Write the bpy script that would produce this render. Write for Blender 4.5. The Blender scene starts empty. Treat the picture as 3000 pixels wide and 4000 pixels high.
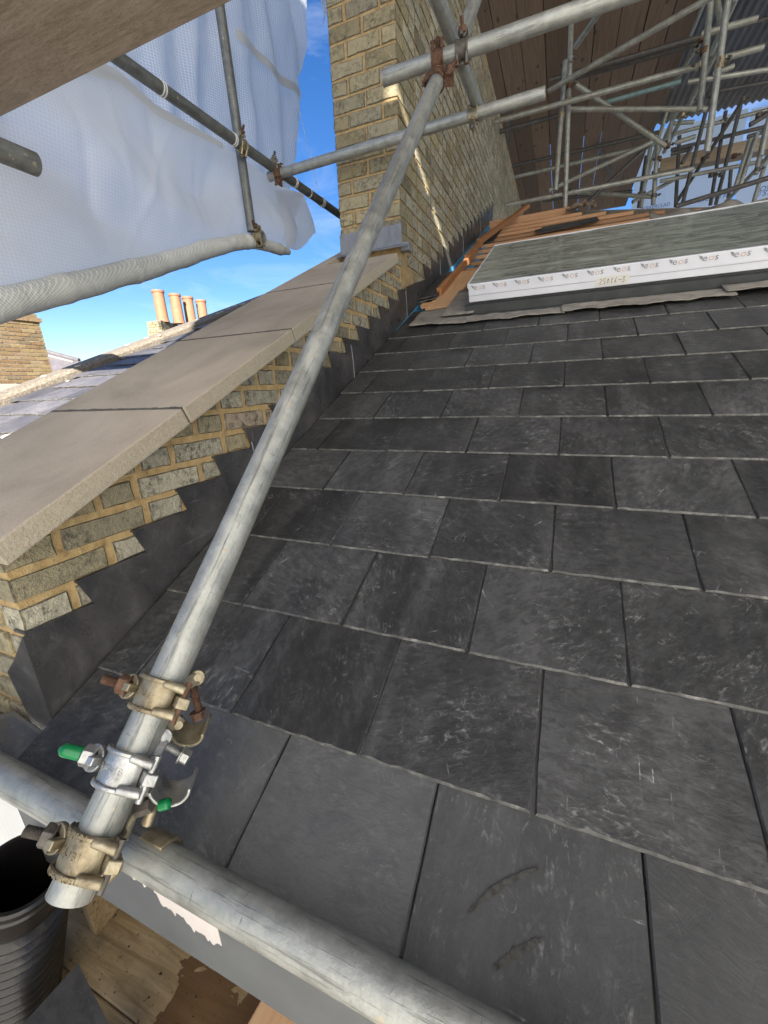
import bpy, bmesh, math, random
from mathutils import Vector, Matrix, noise
random.seed(7)
S = bpy.context.scene
COL = S.collection
V = Vector
# ------------------------------------------------------------------ camera
# rows: camera right, down, forward in world axes (x along the eaves, y up-roof, z up)
RR = (V((0.92347509, 0.38148441, -0.04078495)), V((0.07794653, -0.29064434, -0.95365099)), V((-0.37565689, 0.87749388, -0.29813819)))
FPX, PIT = 1592.7255, 0.42136482
CP, SP = math.cos(PIT), math.sin(PIT)
NV, SVEC = V((0, -SP, CP)), V((0, CP, SP))          # roof normal, up-slope direction
CAM = V((.870, 0, 0)) + NV*.673
cd = bpy.data.cameras.new('camera'); cam = bpy.data.objects.new('camera', cd); COL.objects.link(cam)
m = Matrix((RR[0], -RR[1], -RR[2])).transposed().to_4x4(); m.translation = CAM
cam.matrix_world = m
cd.sensor_fit = 'HORIZONTAL'; cd.sensor_width = 36; cd.lens = 36*FPX/3000; cd.clip_start = .02; cd.clip_end = 2000
S.camera = cam
# ------------------------------------------------------------------ light
SUN = V((.55, -1.0, .48)).normalized()
W = bpy.data.worlds.new('World'); S.world = W; W.use_nodes = True
wn = W.node_tree; wn.nodes.clear()
wo = wn.nodes.new('ShaderNodeOutputWorld'); bg = wn.nodes.new('ShaderNodeBackground'); sky = wn.nodes.new('ShaderNodeTexSky')
sky.sky_type = 'NISHITA'; sky.sun_disc = False
sky.sun_elevation = math.asin(SUN.z); sky.sun_rotation = math.atan2(SUN.x, SUN.y)
sky.air_density = 1.0; sky.dust_density = .3; sky.ozone_density = 3.0
bg.inputs['Strength'].default_value = .054
hs = wn.nodes.new('ShaderNodeHueSaturation'); hs.inputs['Saturation'].default_value = 1.28; hs.inputs['Hue'].default_value = .512
wn.links.new(sky.outputs[0], hs.inputs['Color'])
tcw = wn.nodes.new('ShaderNodeTexCoord'); mpw = wn.nodes.new('ShaderNodeMapping'); mpw.inputs['Scale'].default_value = (1.2, 3.2, 9); mpw.inputs['Rotation'].default_value = (0, .1, .5)
cn = wn.nodes.new('ShaderNodeTexNoise'); cn.inputs['Scale'].default_value = 1.6; cn.inputs['Detail'].default_value = 7; cn.inputs['Roughness'].default_value = .62; cn.inputs['Distortion'].default_value = .7
cr = wn.nodes.new('ShaderNodeValToRGB'); cr.color_ramp.elements[0].position = .46; cr.color_ramp.elements[1].position = .78; cr.color_ramp.elements[1].color = (.3, .3, .3, 1)
cmx = wn.nodes.new('ShaderNodeMix'); cmx.data_type = 'RGBA'; cmx.inputs[7].default_value = (7.0, 7.4, 8.0, 1)
wn.links.new(tcw.outputs['Generated'], mpw.inputs[0]); wn.links.new(mpw.outputs[0], cn.inputs['Vector']); wn.links.new(cn.outputs['Fac'], cr.inputs[0])
wn.links.new(cr.outputs[0], cmx.inputs[0]); wn.links.new(hs.outputs[0], cmx.inputs[6]); wn.links.new(cmx.outputs[2], bg.inputs[0]); wn.links.new(bg.outputs[0], wo.inputs[0])
sl = bpy.data.lights.new('sun', 'SUN'); sl.energy = 4.8; sl.angle = math.radians(.5); sl.color = (1, .92, .8)
so = bpy.data.objects.new('sun', sl); COL.objects.link(so)
so.rotation_euler = (-SUN).to_track_quat('-Z', 'Y').to_euler()
S.view_settings.view_transform = 'Standard'; S.view_settings.look = 'None'; S.view_settings.gamma = 1
S.view_settings.exposure = 1.8
S.view_settings.use_curve_mapping = False
S.render.engine = 'CYCLES'
S.cycles.max_bounces = 8; S.cycles.diffuse_bounces = 4; S.cycles.transparent_max_bounces = 12

# ------------------------------------------------------------------ helpers
def at(px, py, **k):
    """world point seen at photograph pixel (px,py) on a plane x=, y=, z= or r= (height over the roof plane)"""
    d = RR[0]*((px-1500)/FPX) + RR[1]*((py-2000)/FPX) + RR[2]
    a, v = next(iter(k.items()))
    if a in 'xyz':
        i = 'xyz'.index(a); t = (v-CAM[i])/d[i]
    elif a == 'r': t = (v-CAM.dot(NV))/d.dot(NV)
    else: t = v
    return CAM + d*t
def rf(x, s, h=0.0): return V((x, 0, 0)) + SVEC*s + NV*h     # roof coordinates -> world
class MB:
    def __init__(s): s.v = []; s.f = []; s.mi = []
    def add(s, vs, fs, mi=0):
        o = len(s.v); s.v += [tuple(p) for p in vs]; s.f += [tuple(i+o for i in f) for f in fs]; s.mi += [mi]*len(fs); return s
    def box(s, a, b, mi=0, fr=None):
        (x0, y0, z0), (x1, y1, z1) = a, b
        vs = [V(p) for p in ((x0,y0,z0),(x1,y0,z0),(x1,y1,z0),(x0,y1,z0),(x0,y0,z1),(x1,y0,z1),(x1,y1,z1),(x0,y1,z1))]
        if fr: vs = [fr @ p for p in vs]
        return s.add(vs, [(0,3,2,1),(4,5,6,7),(0,1,5,4),(1,2,6,5),(2,3,7,6),(3,0,4,7)], mi)
    def beam(s, p, q, w, h, up=V((0,0,1)), mi=0):
        p, q = V(p), V(q); d = (q-p); L = d.length; d.normalize()
        sx = d.cross(up).normalized(); uz = sx.cross(d)
        M = Matrix((sx, d, uz)).transposed().to_4x4(); M.translation = p
        return s.box((-w/2, 0, -h/2), (w/2, L, h/2), mi, M)
    def cyl(s, p, q, r, n=16, r2=None, cap=True, mi=0):
        p, q = V(p), V(q); d = (q-p).normalized(); a = d.orthogonal().normalized(); b = d.cross(a)
        r2 = r if r2 is None else r2
        vs = []
        for i in range(n):
            c = a*math.cos(2*math.pi*i/n) + b*math.sin(2*math.pi*i/n)
            vs += [p+c*r, q+c*r2]
        fs = [(2*i, 2*((i+1) % n), 2*((i+1) % n)+1, 2*i+1) for i in range(n)]
        if cap: fs += [tuple(2*i for i in range(n))[::-1], tuple(2*i+1 for i in range(n))]
        return s.add(vs, fs, mi)
    def pipe(s, p, q, r, t=.004, n=20):
        p, q = V(p), V(q); d = (q-p).normalized(); a = d.orthogonal().normalized(); b = d.cross(a)
        vs = []
        for i in range(n):
            c = a*math.cos(2*math.pi*i/n) + b*math.sin(2*math.pi*i/n)
            vs += [p+c*r, q+c*r, q+c*(r-t), p+c*(r-t)]
        fs = []
        for i in range(n):
            j = (i+1) % n
            for k in range(4): fs.append((4*i+k, 4*j+k, 4*j+(k+1) % 4, 4*i+(k+1) % 4))
        return s.add(vs, fs)
    def prism(s, pts, d, mi=0):
        n = len(pts); pts = [V(p) for p in pts]; d = V(d)
        return s.add(pts+[p+d for p in pts], [tuple(range(n))[::-1], tuple(range(n, 2*n))]+[(i, (i+1) % n, n+(i+1) % n, n+i) for i in range(n)], mi)
    def sweep(s, pts, r, n=8, mi=0):
        pts = [V(p) for p in pts]; vs = []; fs = []; prev = None
        for i, p in enumerate(pts):
            d = (pts[min(i+1, len(pts)-1)]-pts[max(i-1, 0)]).normalized()
            a = d.orthogonal().normalized() if prev is None else (prev-d*prev.dot(d)).normalized()
            prev = a; b = d.cross(a); rr = r[i] if isinstance(r, (list, tuple)) else r
            vs += [p+(a*math.cos(2*math.pi*k/n)+b*math.sin(2*math.pi*k/n))*rr for k in range(n)]
        for i in range(len(pts)-1):
            for k in range(n): fs.append((i*n+k, i*n+(k+1) % n, (i+1)*n+(k+1) % n, (i+1)*n+k))
        fs += [tuple(range(n))[::-1], tuple(range((len(pts)-1)*n, len(pts)*n))]
        return s.add(vs, fs, mi)
    def arc(s, c, ax, o, r0, r1, a0, a1, w, n=14, mi=0):
        """ring segment round axis ax through c; angle 0 points along o; width w along the axis"""
        ax = V(ax).normalized(); o = V(o); o = (o-ax*o.dot(ax)).normalized(); e = ax.cross(o); c = V(c)
        vs = []; fs = []
        for i in range(n+1):
            a = math.radians(a0+(a1-a0)*i/n); u = o*math.cos(a)+e*math.sin(a)
            vs += [c+u*r0-ax*w/2, c+u*r1-ax*w/2, c+u*r1+ax*w/2, c+u*r0+ax*w/2]
        for i in range(n):
            for k in range(4): fs.append((4*i+k, 4*i+(k+1) % 4, 4*i+4+(k+1) % 4, 4*i+4+k))
        fs += [(0, 3, 2, 1), tuple(4*n+k for k in range(4))]
        return s.add(vs, fs, mi)
    def grid(s, fn, nu, nv, mi=0):
        vs = [fn(i/nu, j/nv) for j in range(nv+1) for i in range(nu+1)]
        return s.add(vs, [(j*(nu+1)+i, j*(nu+1)+i+1, (j+1)*(nu+1)+i+1, (j+1)*(nu+1)+i) for j in range(nv) for i in range(nu)], mi)
    def mesh(s, name, mats, smooth=None):
        me = bpy.data.meshes.new(name); me.from_pydata(s.v, [], s.f); me.update()
        for mt in (mats if isinstance(mats, (list, tuple)) else [mats]): me.materials.append(mt)
        if len(me.materials) > 1: me.polygons.foreach_set('material_index', s.mi)
        bm = bmesh.new(); bm.from_mesh(me); bmesh.ops.recalc_face_normals(bm, faces=bm.faces); bm.to_mesh(me); bm.free()
        if smooth:
            me.polygons.foreach_set('use_smooth', [True]*len(me.polygons)); me.set_sharp_from_angle(angle=math.radians(smooth))
        return me
    def build(s, name, mats, parent=None, smooth=None, bevel=None):
        return link(name, s.mesh(name, mats, smooth), parent, bevel)
def link(name, me, parent=None, bevel=None):
    o = bpy.data.objects.new(name, me); COL.objects.link(o)
    if parent: o.parent = parent
    if bevel:
        b = o.modifiers.new('bevel', 'BEVEL'); b.width = bevel; b.segments = 2; b.limit_method = 'ANGLE'; b.angle_limit = math.radians(40)
    return o
def tag(o, label=None, cat=None, group=None, kind=None):
    for k, v in (('label', label), ('category', cat), ('group', group), ('kind', kind)):
        if v: o[k] = v
    return o
def empty(name, loc=(0, 0, 0), label=None, cat=None, group=None):
    o = bpy.data.objects.new(name, None); COL.objects.link(o); o.location = loc; o.empty_display_size = .1
    return tag(o, label, cat, group)
def under(o, parent):      # parent a mesh given in world coordinates to an Empty that stands elsewhere
    o.parent = parent; o.matrix_parent_inverse = Matrix.Translation(-parent.location); return o
def textmesh(txt, size, shear=0.0, extr=0.0):
    c = bpy.data.curves.new('lettering', 'FONT'); c.body = txt; c.size = size; c.shear = shear; c.extrude = extr; c.resolution_u = 3
    o = bpy.data.objects.new('lettering', c); me = bpy.data.meshes.new_from_object(o)
    bpy.data.objects.remove(o); bpy.data.curves.remove(c); return me
def place_text(txt, size, fn, mat, name, parent, shear=0.0, extr=0.0):
    me = textmesh(txt, size, shear, extr)
    for v in me.vertices: v.co = fn(v.co.x, v.co.y, v.co.z)
    me.materials.clear(); me.materials.append(mat)
    return link(name, me, parent)

# ------------------------------------------------------------------ materials
def nmat(name, rough=.6, metal=0.0, spec=.5):
    mt = bpy.data.materials.new(name); mt.use_nodes = True; nt = mt.node_tree
    b = nt.nodes['Principled BSDF']; b.inputs['Roughness'].default_value = rough; b.inputs['Metallic'].default_value = metal
    b.inputs['Specular IOR Level'].default_value = spec
    return mt, nt, b
def nd(nt, t, **k):
    n = nt.nodes.new(t)
    for a, v in k.items(): setattr(n, a, v)
    return n
def ramp(nt, fac, stops):
    r = nd(nt, 'ShaderNodeValToRGB'); e = r.color_ramp.elements
    while len(e) < len(stops): e.new(.5)
    for i, (p, c) in enumerate(stops):
        e[i].position = p; e[i].color = (*c, 1) if len(c) == 3 else c
    nt.links.new(fac, r.inputs[0]); return r.outputs[0]
def coords(nt, kind='pos', scale=(1, 1, 1), rot=(0, 0, 0), rnd=0.0):
    if kind == 'pos': src = nd(nt, 'ShaderNodeNewGeometry').outputs['Position']
    else: src = nd(nt, 'ShaderNodeTexCoord').outputs['Object']
    if rnd:
        oi = nd(nt, 'ShaderNodeObjectInfo'); mu = nd(nt, 'ShaderNodeVectorMath', operation='SCALE')
        cx = nd(nt, 'ShaderNodeCombineXYZ')
        nt.links.new(oi.outputs['Random'], cx.inputs[0]); nt.links.new(oi.outputs['Random'], cx.inputs[1]); nt.links.new(oi.outputs['Random'], cx.inputs[2])
        nt.links.new(cx.outputs[0], mu.inputs[0]); mu.inputs['Scale'].default_value = rnd
        ad = nd(nt, 'ShaderNodeVectorMath', operation='ADD'); nt.links.new(src, ad.inputs[0]); nt.links.new(mu.outputs[0], ad.inputs[1]); src = ad.outputs[0]
    mp = nd(nt, 'ShaderNodeMapping'); mp.inputs['Scale'].default_value = scale; mp.inputs['Rotation'].default_value = rot
    nt.links.new(src, mp.inputs[0]); return mp.outputs[0]
def noi(nt, vec, scale, detail=4, rough=.6, dist=0.0):
    n = nd(nt, 'ShaderNodeTexNoise'); n.inputs['Scale'].default_value = scale; n.inputs['Detail'].default_value = detail
    n.inputs['Roughness'].default_value = rough; n.inputs['Distortion'].default_value = dist
    nt.links.new(vec, n.inputs['Vector']); return n.outputs['Fac']
def mix(nt, fac, a, b, mode='MIX'):
    mx = nd(nt, 'ShaderNodeMix', data_type='RGBA', blend_type=mode)
    for sock, v in ((mx.inputs[0], fac), (mx.inputs[6], a), (mx.inputs[7], b)):
        if isinstance(v, (int, float)): sock.default_value = v
        elif isinstance(v, tuple): sock.default_value = (*v, 1) if len(v) == 3 else v
        else: nt.links.new(v, sock)
    return mx.outputs[2]
def bump(nt, b, h, strength=.3, dist=.01):
    n = nd(nt, 'ShaderNodeBump'); n.inputs['Strength'].default_value = strength; n.inputs['Distance'].default_value = dist
    nt.links.new(h, n.inputs['Height']); nt.links.new(n.outputs[0], b.inputs['Normal'])
def mth(nt, op, a, b=None):
    n = nd(nt, 'ShaderNodeMath', operation=op)
    for i, v in enumerate((a, b)):
        if v is None: continue
        if isinstance(v, (int, float)): n.inputs[i].default_value = v
        else: nt.links.new(v, n.inputs[i])
    return n.outputs[0]
def rnd(nt):
    a = nd(nt, 'ShaderNodeObjectInfo').outputs['Random']; g = nd(nt, 'ShaderNodeNewGeometry').outputs['Random Per Island']
    return mth(nt, 'FRACT', mth(nt, 'ADD', a, g))
M = {}
def simple(name, stops, scale=8, rough=.6, metal=0.0, vscale=(1, 1, 1), bstr=.2, bdist=.004, kind='pos', detail=5, rv=0.0, spec=.5, dist=0.0):
    mt, nt, b = nmat(name, rough, metal, spec)
    n = noi(nt, coords(nt, kind, vscale, rnd=rv), scale, detail, .65, dist)
    nt.links.new(ramp(nt, n, stops), b.inputs['Base Color']); bump(nt, b, n, bstr, bdist); M[name] = mt; return mt
def slate_mat(name, lo, hi, dust, amt, cloud=.45):
    mt, nt, b = nmat(name, .5, 0, .3)
    c = coords(nt, 'obj', (1, 1, 1), rnd=37.0)
    R = rnd(nt)
    R2 = mth(nt, 'FRACT', mth(nt, 'MULTIPLY', R, 7.31)); R3 = mth(nt, 'FRACT', mth(nt, 'MULTIPLY', R, 23.7))
    vr = nd(nt, 'ShaderNodeVectorRotate', rotation_type='Z_AXIS'); nt.links.new(c, vr.inputs['Vector']); nt.links.new(mth(nt, 'MULTIPLY', R2, 3.1), vr.inputs['Angle']); cr_ = vr.outputs[0]
    big = noi(nt, c, 6, 5, .62)
    base = ramp(nt, big, [(.32, lo), (.7, hi)])
    tone = mth(nt, 'ADD', .62, mth(nt, 'MULTIPLY', R, .75))
    tn = nd(nt, 'ShaderNodeVectorMath', operation='SCALE'); nt.links.new(base, tn.inputs[0]); nt.links.new(tone, tn.inputs['Scale']); base = tn.outputs[0]
    def dirn(rot, sc, s_, d=.6, src=None):
        m_ = nd(nt, 'ShaderNodeMapping'); m_.inputs['Rotation'].default_value = (0, 0, rot); m_.inputs['Scale'].default_value = sc; nt.links.new(src or cr_, m_.inputs[0]); return noi(nt, m_.outputs[0], s_, 5, .68, d)
    msk = ramp(nt, noi(nt, c, 9, 4, .65), [(.47, (0,)*3), (.72, (1,)*3)])
    g1 = dirn(.5, (14, 40, 20), 2.0, 1.2)        # riven grain
    g4 = dirn(.15, (90, 7, 20), 1.5, .5)         # long fine scratches
    w = noi(nt, c, 13, 4, .6, 1.4)               # crackled riven steps
    stp = mth(nt, 'LESS_THAN', mth(nt, 'ABSOLUTE', mth(nt, 'SUBTRACT', mth(nt, 'FRACT', mth(nt, 'MULTIPLY', w, 5)), .5)), .035)
    sp = noi(nt, c, 140, 4, .7)
    mot = dirn(.3, (34, 62, 20), 1.2, .5)
    f = mth(nt, 'ADD', mth(nt, 'MULTIPLY', mth(nt, 'MULTIPLY', ramp(nt, mot, [(.56, (0,)*3), (.68, (1,)*3)]), msk), .75), mth(nt, 'MULTIPLY', ramp(nt, g1, [(.57, (0,)*3), (.68, (1,)*3)]), msk))
    f = mth(nt, 'ADD', f, mth(nt, 'MULTIPLY', mth(nt, 'MULTIPLY', ramp(nt, g4, [(.64, (0,)*3), (.68, (1,)*3)]), ramp(nt, noi(nt, c, 12, 3, .6), [(.52, (0,)*3), (.62, (1,)*3)])), 1.2))
    f = mth(nt, 'ADD', f, mth(nt, 'MULTIPLY', mth(nt, 'MULTIPLY', stp, ramp(nt, noi(nt, c, 19, 3, .6), [(.54, (0,)*3), (.64, (1,)*3)])), .3))
    f = mth(nt, 'MULTIPLY', f, ramp(nt, sp, [(.38, (.15,)*3), (.62, (1,)*3)]))
    f = mth(nt, 'MULTIPLY', f, mth(nt, 'ADD', .35, mth(nt, 'MULTIPLY', R3, 1.0)))
    f = mth(nt, 'MINIMUM', mth(nt, 'MULTIPLY', f, amt), 1.0)
    st = nd(nt, 'ShaderNodeMapping'); st.inputs['Scale'].default_value = (13, 2.0, 3); nt.links.new(c, st.inputs[0])
    sd = ramp(nt, noi(nt, st.outputs[0], 1.0, 3, .5, .5), [(.48, (0,)*3), (.8, (1,)*3)])
    col = mix(nt, mth(nt, 'MULTIPLY', sd, .15), base, dust)
    col = mix(nt, mth(nt, 'MULTIPLY', ramp(nt, mot, [(.40, (1,)*3), (.55, (0,)*3)]), cloud), col, tuple(x*.5 for x in lo))
    col = mix(nt, mth(nt, 'MULTIPLY', ramp(nt, sp, [(.55, (0,)*3), (.75, (1,)*3)]), .08), col, dust)
    col = mix(nt, f, col, dust)
    nt.links.new(col, b.inputs['Base Color'])
    h = mth(nt, 'ADD', mth(nt, 'MULTIPLY', g1, .6), mth(nt, 'MULTIPLY', sp, .18)); h = mth(nt, 'ADD', h, mth(nt, 'MULTIPLY', mth(nt, 'FRACT', mth(nt, 'MULTIPLY', w, 5)), .16))
    bump(nt, b, h, .4, .004)
    nt.links.new(ramp(nt, sp, [(.3, (.40,)*3), (.7, (.6,)*3)]), b.inputs['Roughness'])
    M[name] = mt
slate_mat('slate', (.034, .0343, .0348), (.078, .078, .0785), (.36, .358, .35), 1.2)
slate_mat('smooth_slate', (.066, .067, .068), (.095, .096, .097), (.28, .28, .275), .9, .2)
slate_mat('old_slate', (.10, .10, .115), (.19, .18, .19), (.30, .29, .30), .4)
simple('slate_edge', [(.36, (.05, .049, .046)), (.54, (.11, .108, .10)), (.70, (.25, .245, .22))], 45, detail=7)
slate_mat('cut_slate', (.085, .084, .086), (.12, .118, .12), (.2, .2, .2), .3)
def brick_mat(name, cols, soot=.7):
    mt, nt, b = nmat(name, .85, 0, .25)
    p = coords(nt, 'pos')
    col = ramp(nt, rnd(nt), cols)
    n = noi(nt, p, 34, 6, .7); n2 = noi(nt, p, 9, 3, .6)
    col = mix(nt, mth(nt, 'MULTIPLY', ramp(nt, n, [(.35, (0,)*3), (.7, (1,)*3)]), .35), col, (.36, .31, .19))
    dark = mth(nt, 'MULTIPLY', ramp(nt, noi(nt, p, 46, 6, .82), [(.45, (0,)*3), (.6, (1,)*3)]), ramp(nt, n2, [(.36, (.2,)*3), (.58, (1,)*3)]))
    col = mix(nt, mth(nt, 'MULTIPLY', dark, soot), col, (.035, .033, .03))
    pale = ramp(nt, noi(nt, p, 22, 4, .6), [(.68, (0,)*3), (.74, (1,)*3)])
    col = mix(nt, mth(nt, 'MULTIPLY', pale, .5), col, (.5, .45, .33))
    nt.links.new(col, b.inputs['Base Color']); bump(nt, b, mth(nt, 'ADD', n, mth(nt, 'MULTIPLY', noi(nt, p, 190, 2, .6), .4)), .8, .008); M[name] = mt
brick_mat('stock_brick', [(0, (.22, .18, .105)), (.2, (.36, .31, .19)), (.4, (.24, .22, .155)), (.6, (.42, .355, .21)), (.8, (.29, .265, .19)), (1, (.17, .15, .11))])
brick_mat('grey_brick', [(0, (.33, .31, .235)), (.25, (.47, .445, .35)), (.45, (.30, .285, .225)), (.62, (.52, .485, .37)), (.8, (.41, .385, .30)), (.93, (.36, .33, .25)), (1, (.42, .32, .24))], .9)
brick_mat('warm_brick', [(0, (.23, .16, .08)), (.3, (.30, .22, .11)), (.55, (.20, .115, .055)), (.8, (.29, .21, .135)), (1, (.15, .115, .07))], .6)
simple('mortar', [(.26, (.18, .115, .05)), (.42, (.42, .285, .125)), (.6, (.50, .36, .17)), (.75, (.56, .43, .23))], 34, .9, bstr=.9, bdist=.008, detail=8)
simple('pale_mortar', [(.3, (.40, .36, .29)), (.7, (.52, .48, .40))], 26, .9)
def concrete_mat():
    mt, nt, b = nmat('concrete', .92, 0, .25); p = coords(nt, 'pos')
    n = noi(nt, p, 3.2, 6, .6, .4); f = noi(nt, p, 230, 4, .7); sp = noi(nt, p, 70, 3, .6)
    col = ramp(nt, n, [(.28, (.36, .30, .225)), (.48, (.46, .385, .295)), (.7, (.55, .455, .355))])
    col = mix(nt, mth(nt, 'MULTIPLY', ramp(nt, f, [(.5, (0,)*3), (.75, (1,)*3)]), .3), col, (.24, .2, .15))
    col = mix(nt, mth(nt, 'MULTIPLY', ramp(nt, sp, [(.70, (0,)*3), (.76, (1,)*3)]), .5), col, (.13, .115, .09))
    drt = ramp(nt, noi(nt, coords(nt, 'pos', (7, 1.6, 1.6)), 1.0, 5, .65, .5), [(.52, (0,)*3), (.75, (1,)*3)])
    col = mix(nt, mth(nt, 'MULTIPLY', drt, .28), col, (.24, .215, .175))
    nt.links.new(col, b.inputs['Base Color']); bump(nt, b, mth(nt, 'ADD', f, mth(nt, 'MULTIPLY', sp, .6)), .45, .003); M['concrete'] = mt
concrete_mat()
simple('aggregate', [(.25, (.28, .24, .175)), (.42, (.38, .33, .25)), (.6, (.43, .375, .285)), (.75, (.5, .44, .345))], 210, .95, bstr=.6, bdist=.004, detail=4)
simple('verge_concrete', [(.3, (.14, .12, .095)), (.5, (.22, .19, .155)), (.7, (.34, .31, .265))], 60, .95, bstr=.7, bdist=.01)
def lead_mat():
    mt, nt, b = nmat('lead', .34, .3, .6); p = coords(nt, 'pos')
    n = noi(nt, p, 6, 6, .62, .3); q = noi(nt, p, 17, 5, .7); sc_ = noi(nt, coords(nt, 'pos', (30, 9, 60)), 1.0, 4, .7, .6)
    col = ramp(nt, n, [(.3, (.035, .036, .042)), (.5, (.075, .072, .072)), (.68, (.12, .112, .108))])
    col = mix(nt, mth(nt, 'MULTIPLY', ramp(nt, q, [(.55, (0,)*3), (.72, (1,)*3)]), .45), col, (.19, .18, .175))
    col = mix(nt, mth(nt, 'MULTIPLY', ramp(nt, sc_, [(.64, (0,)*3), (.7, (1,)*3)]), .35), col, (.26, .25, .25))
    nt.links.new(col, b.inputs['Base Color']); nt.links.new(ramp(nt, q, [(.35, (.25,)*3), (.65, (.5,)*3)]), b.inputs['Roughness'])
    bump(nt, b, mth(nt, 'ADD', n, mth(nt, 'MULTIPLY', q, .3)), .35, .02); M['lead'] = mt
lead_mat()
simple('pale_lead', [(.3, (.12, .13, .15)), (.7, (.26, .27, .30))], 14, .5, 0, (1, 1, .4))
def tube_mat(name, a, b_, c, rough, metal, rust=0.0):
    mt, nt, b = nmat(name, rough, metal)
    p = coords(nt, 'pos', rnd=11.0)
    n = noi(nt, p, 22, 6, .7); nf = noi(nt, p, 150, 3, .6)
    col = ramp(nt, n, [(.3, a), (.52, b_), (.74, c)])
    sc = ramp(nt, noi(nt, coords(nt, 'obj', (150, 150, 7), rnd=5), 1.0, 5, .75, .4), [(.53, (0,)*3), (.66, (1,)*3)])
    col = mix(nt, mth(nt, 'MULTIPLY', sc, .62), col, tuple(x*.3 for x in a))
    sc2 = ramp(nt, noi(nt, coords(nt, 'obj', (40, 40, 220), rnd=5), 1.0, 3, .6, .5), [(.68, (0,)*3), (.73, (1,)*3)])
    col = mix(nt, mth(nt, 'MULTIPLY', sc2, .5), col, tuple(x*.3 for x in a))
    sp = ramp(nt, noi(nt, p, 60, 2, .5), [(.69, (0,)*3), (.71, (1,)*3)])
    col = mix(nt, mth(nt, 'MULTIPLY', sp, .6), col, (.45, .38, .28))
    if rust: col = mix(nt, mth(nt, 'MULTIPLY', ramp(nt, noi(nt, p, 14, 4, .7), [(.5, (0,)*3), (.62, (1,)*3)]), rust), col, (.16, .07, .035))
    nt.links.new(col, b.inputs['Base Color']); bump(nt, b, mth(nt, 'ADD', mth(nt, 'ADD', nf, n), sc), .3, .002)
    nt.links.new(ramp(nt, n, [(.3, (rough-.1,)*3), (.7, (rough+.15,)*3)]), b.inputs['Roughness']); M[name] = mt
tube_mat('galvanised', (.25, .255, .235), (.37, .375, .345), (.50, .50, .46), .45, .5)
tube_mat('dull_tube', (.10, .105, .10), (.17, .175, .165), (.25, .25, .23), .5, .45)
tube_mat('far_tube', (.20, .21, .19), (.30, .31, .28), (.40, .40, .36), .5, .4, .25)
tube_mat('dark_tube', (.05, .05, .05), (.085, .085, .085), (.13, .125, .12), .55, .3, .2)
tube_mat('blue_tube', (.11, .18, .19), (.17, .26, .27), (.25, .33, .33), .5, .3)
simple('gold_zinc', [(.3, (.12, .09, .055)), (.46, (.29, .24, .155)), (.62, (.40, .35, .24)), (.78, (.52, .475, .37))], 38, .4, .6, bstr=.6, bdist=.004, detail=8)
simple('silver_zinc', [(.3, (.22, .22, .215)), (.46, (.40, .40, .39)), (.62, (.5, .5, .48)), (.78, (.6, .59, .56))], 38, .36, .8, bstr=.6, bdist=.004, detail=8)
simple('rust', [(.3, (.055, .03, .02)), (.55, (.135, .07, .042)), (.8, (.24, .15, .095))], 60, .8, .2, bstr=.6, bdist=.003)
simple('dark_steel', [(.3, (.06, .055, .05)), (.7, (.16, .14, .12))], 60, .55, .5)
simple('green_plastic', [(.3, (.0, .15, .042)), (.7, (.004, .2, .06))], 20, .35, bstr=.05)
simple('black_plastic', [(.3, (.007, .0065, .007)), (.6, (.013, .012, .012)), (.8, (.06, .056, .052))], 18, .27, bstr=.3, detail=7)
def wood(name, a, b_, c, axis=(0, 1, 0), rough=.75, knots=True, grain=70):
    mt, nt, b = nmat(name, rough, 0, .3)
    sc = tuple(2.2 if k else grain for k in axis)
    v = coords(nt, 'obj', sc, rnd=9.0)
    n = noi(nt, v, 1.0, 5, .65, .6); big = noi(nt, coords(nt, 'obj', rnd=9.0), 5, 3, .6)
    col = ramp(nt, n, [(.3, a), (.5, b_), (.72, c)])
    col = mix(nt, mth(nt, 'MULTIPLY', big, .45), col, tuple(x*.6 for x in b_))
    col = mix(nt, mth(nt, 'MULTIPLY', mth(nt, 'POWER', rnd(nt), 2.0), .75), col, tuple(x*.38 for x in b_))
    if knots:
        k = nd(nt, 'ShaderNodeTexVoronoi'); k.inputs['Scale'].default_value = 1.0; nt.links.new(coords(nt, 'obj', tuple(3.2 if q else 8 for q in axis), rnd=9.0), k.inputs['Vector'])
        col = mix(nt, mth(nt, 'MULTIPLY', mth(nt, 'LESS_THAN', k.outputs['Distance'], .13), .65), col, tuple(x*.3 for x in a))
    nt.links.new(col, b.inputs['Base Color']); bump(nt, b, n, .35, .002); M[name] = mt
wood('board_y', (.14, .10, .075), (.22, .16, .12), (.29, .215, .165))
wood('board_x', (.25, .19, .13), (.36, .28, .20), (.46, .37, .27), (1, 0, 0), grain=30)
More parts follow.
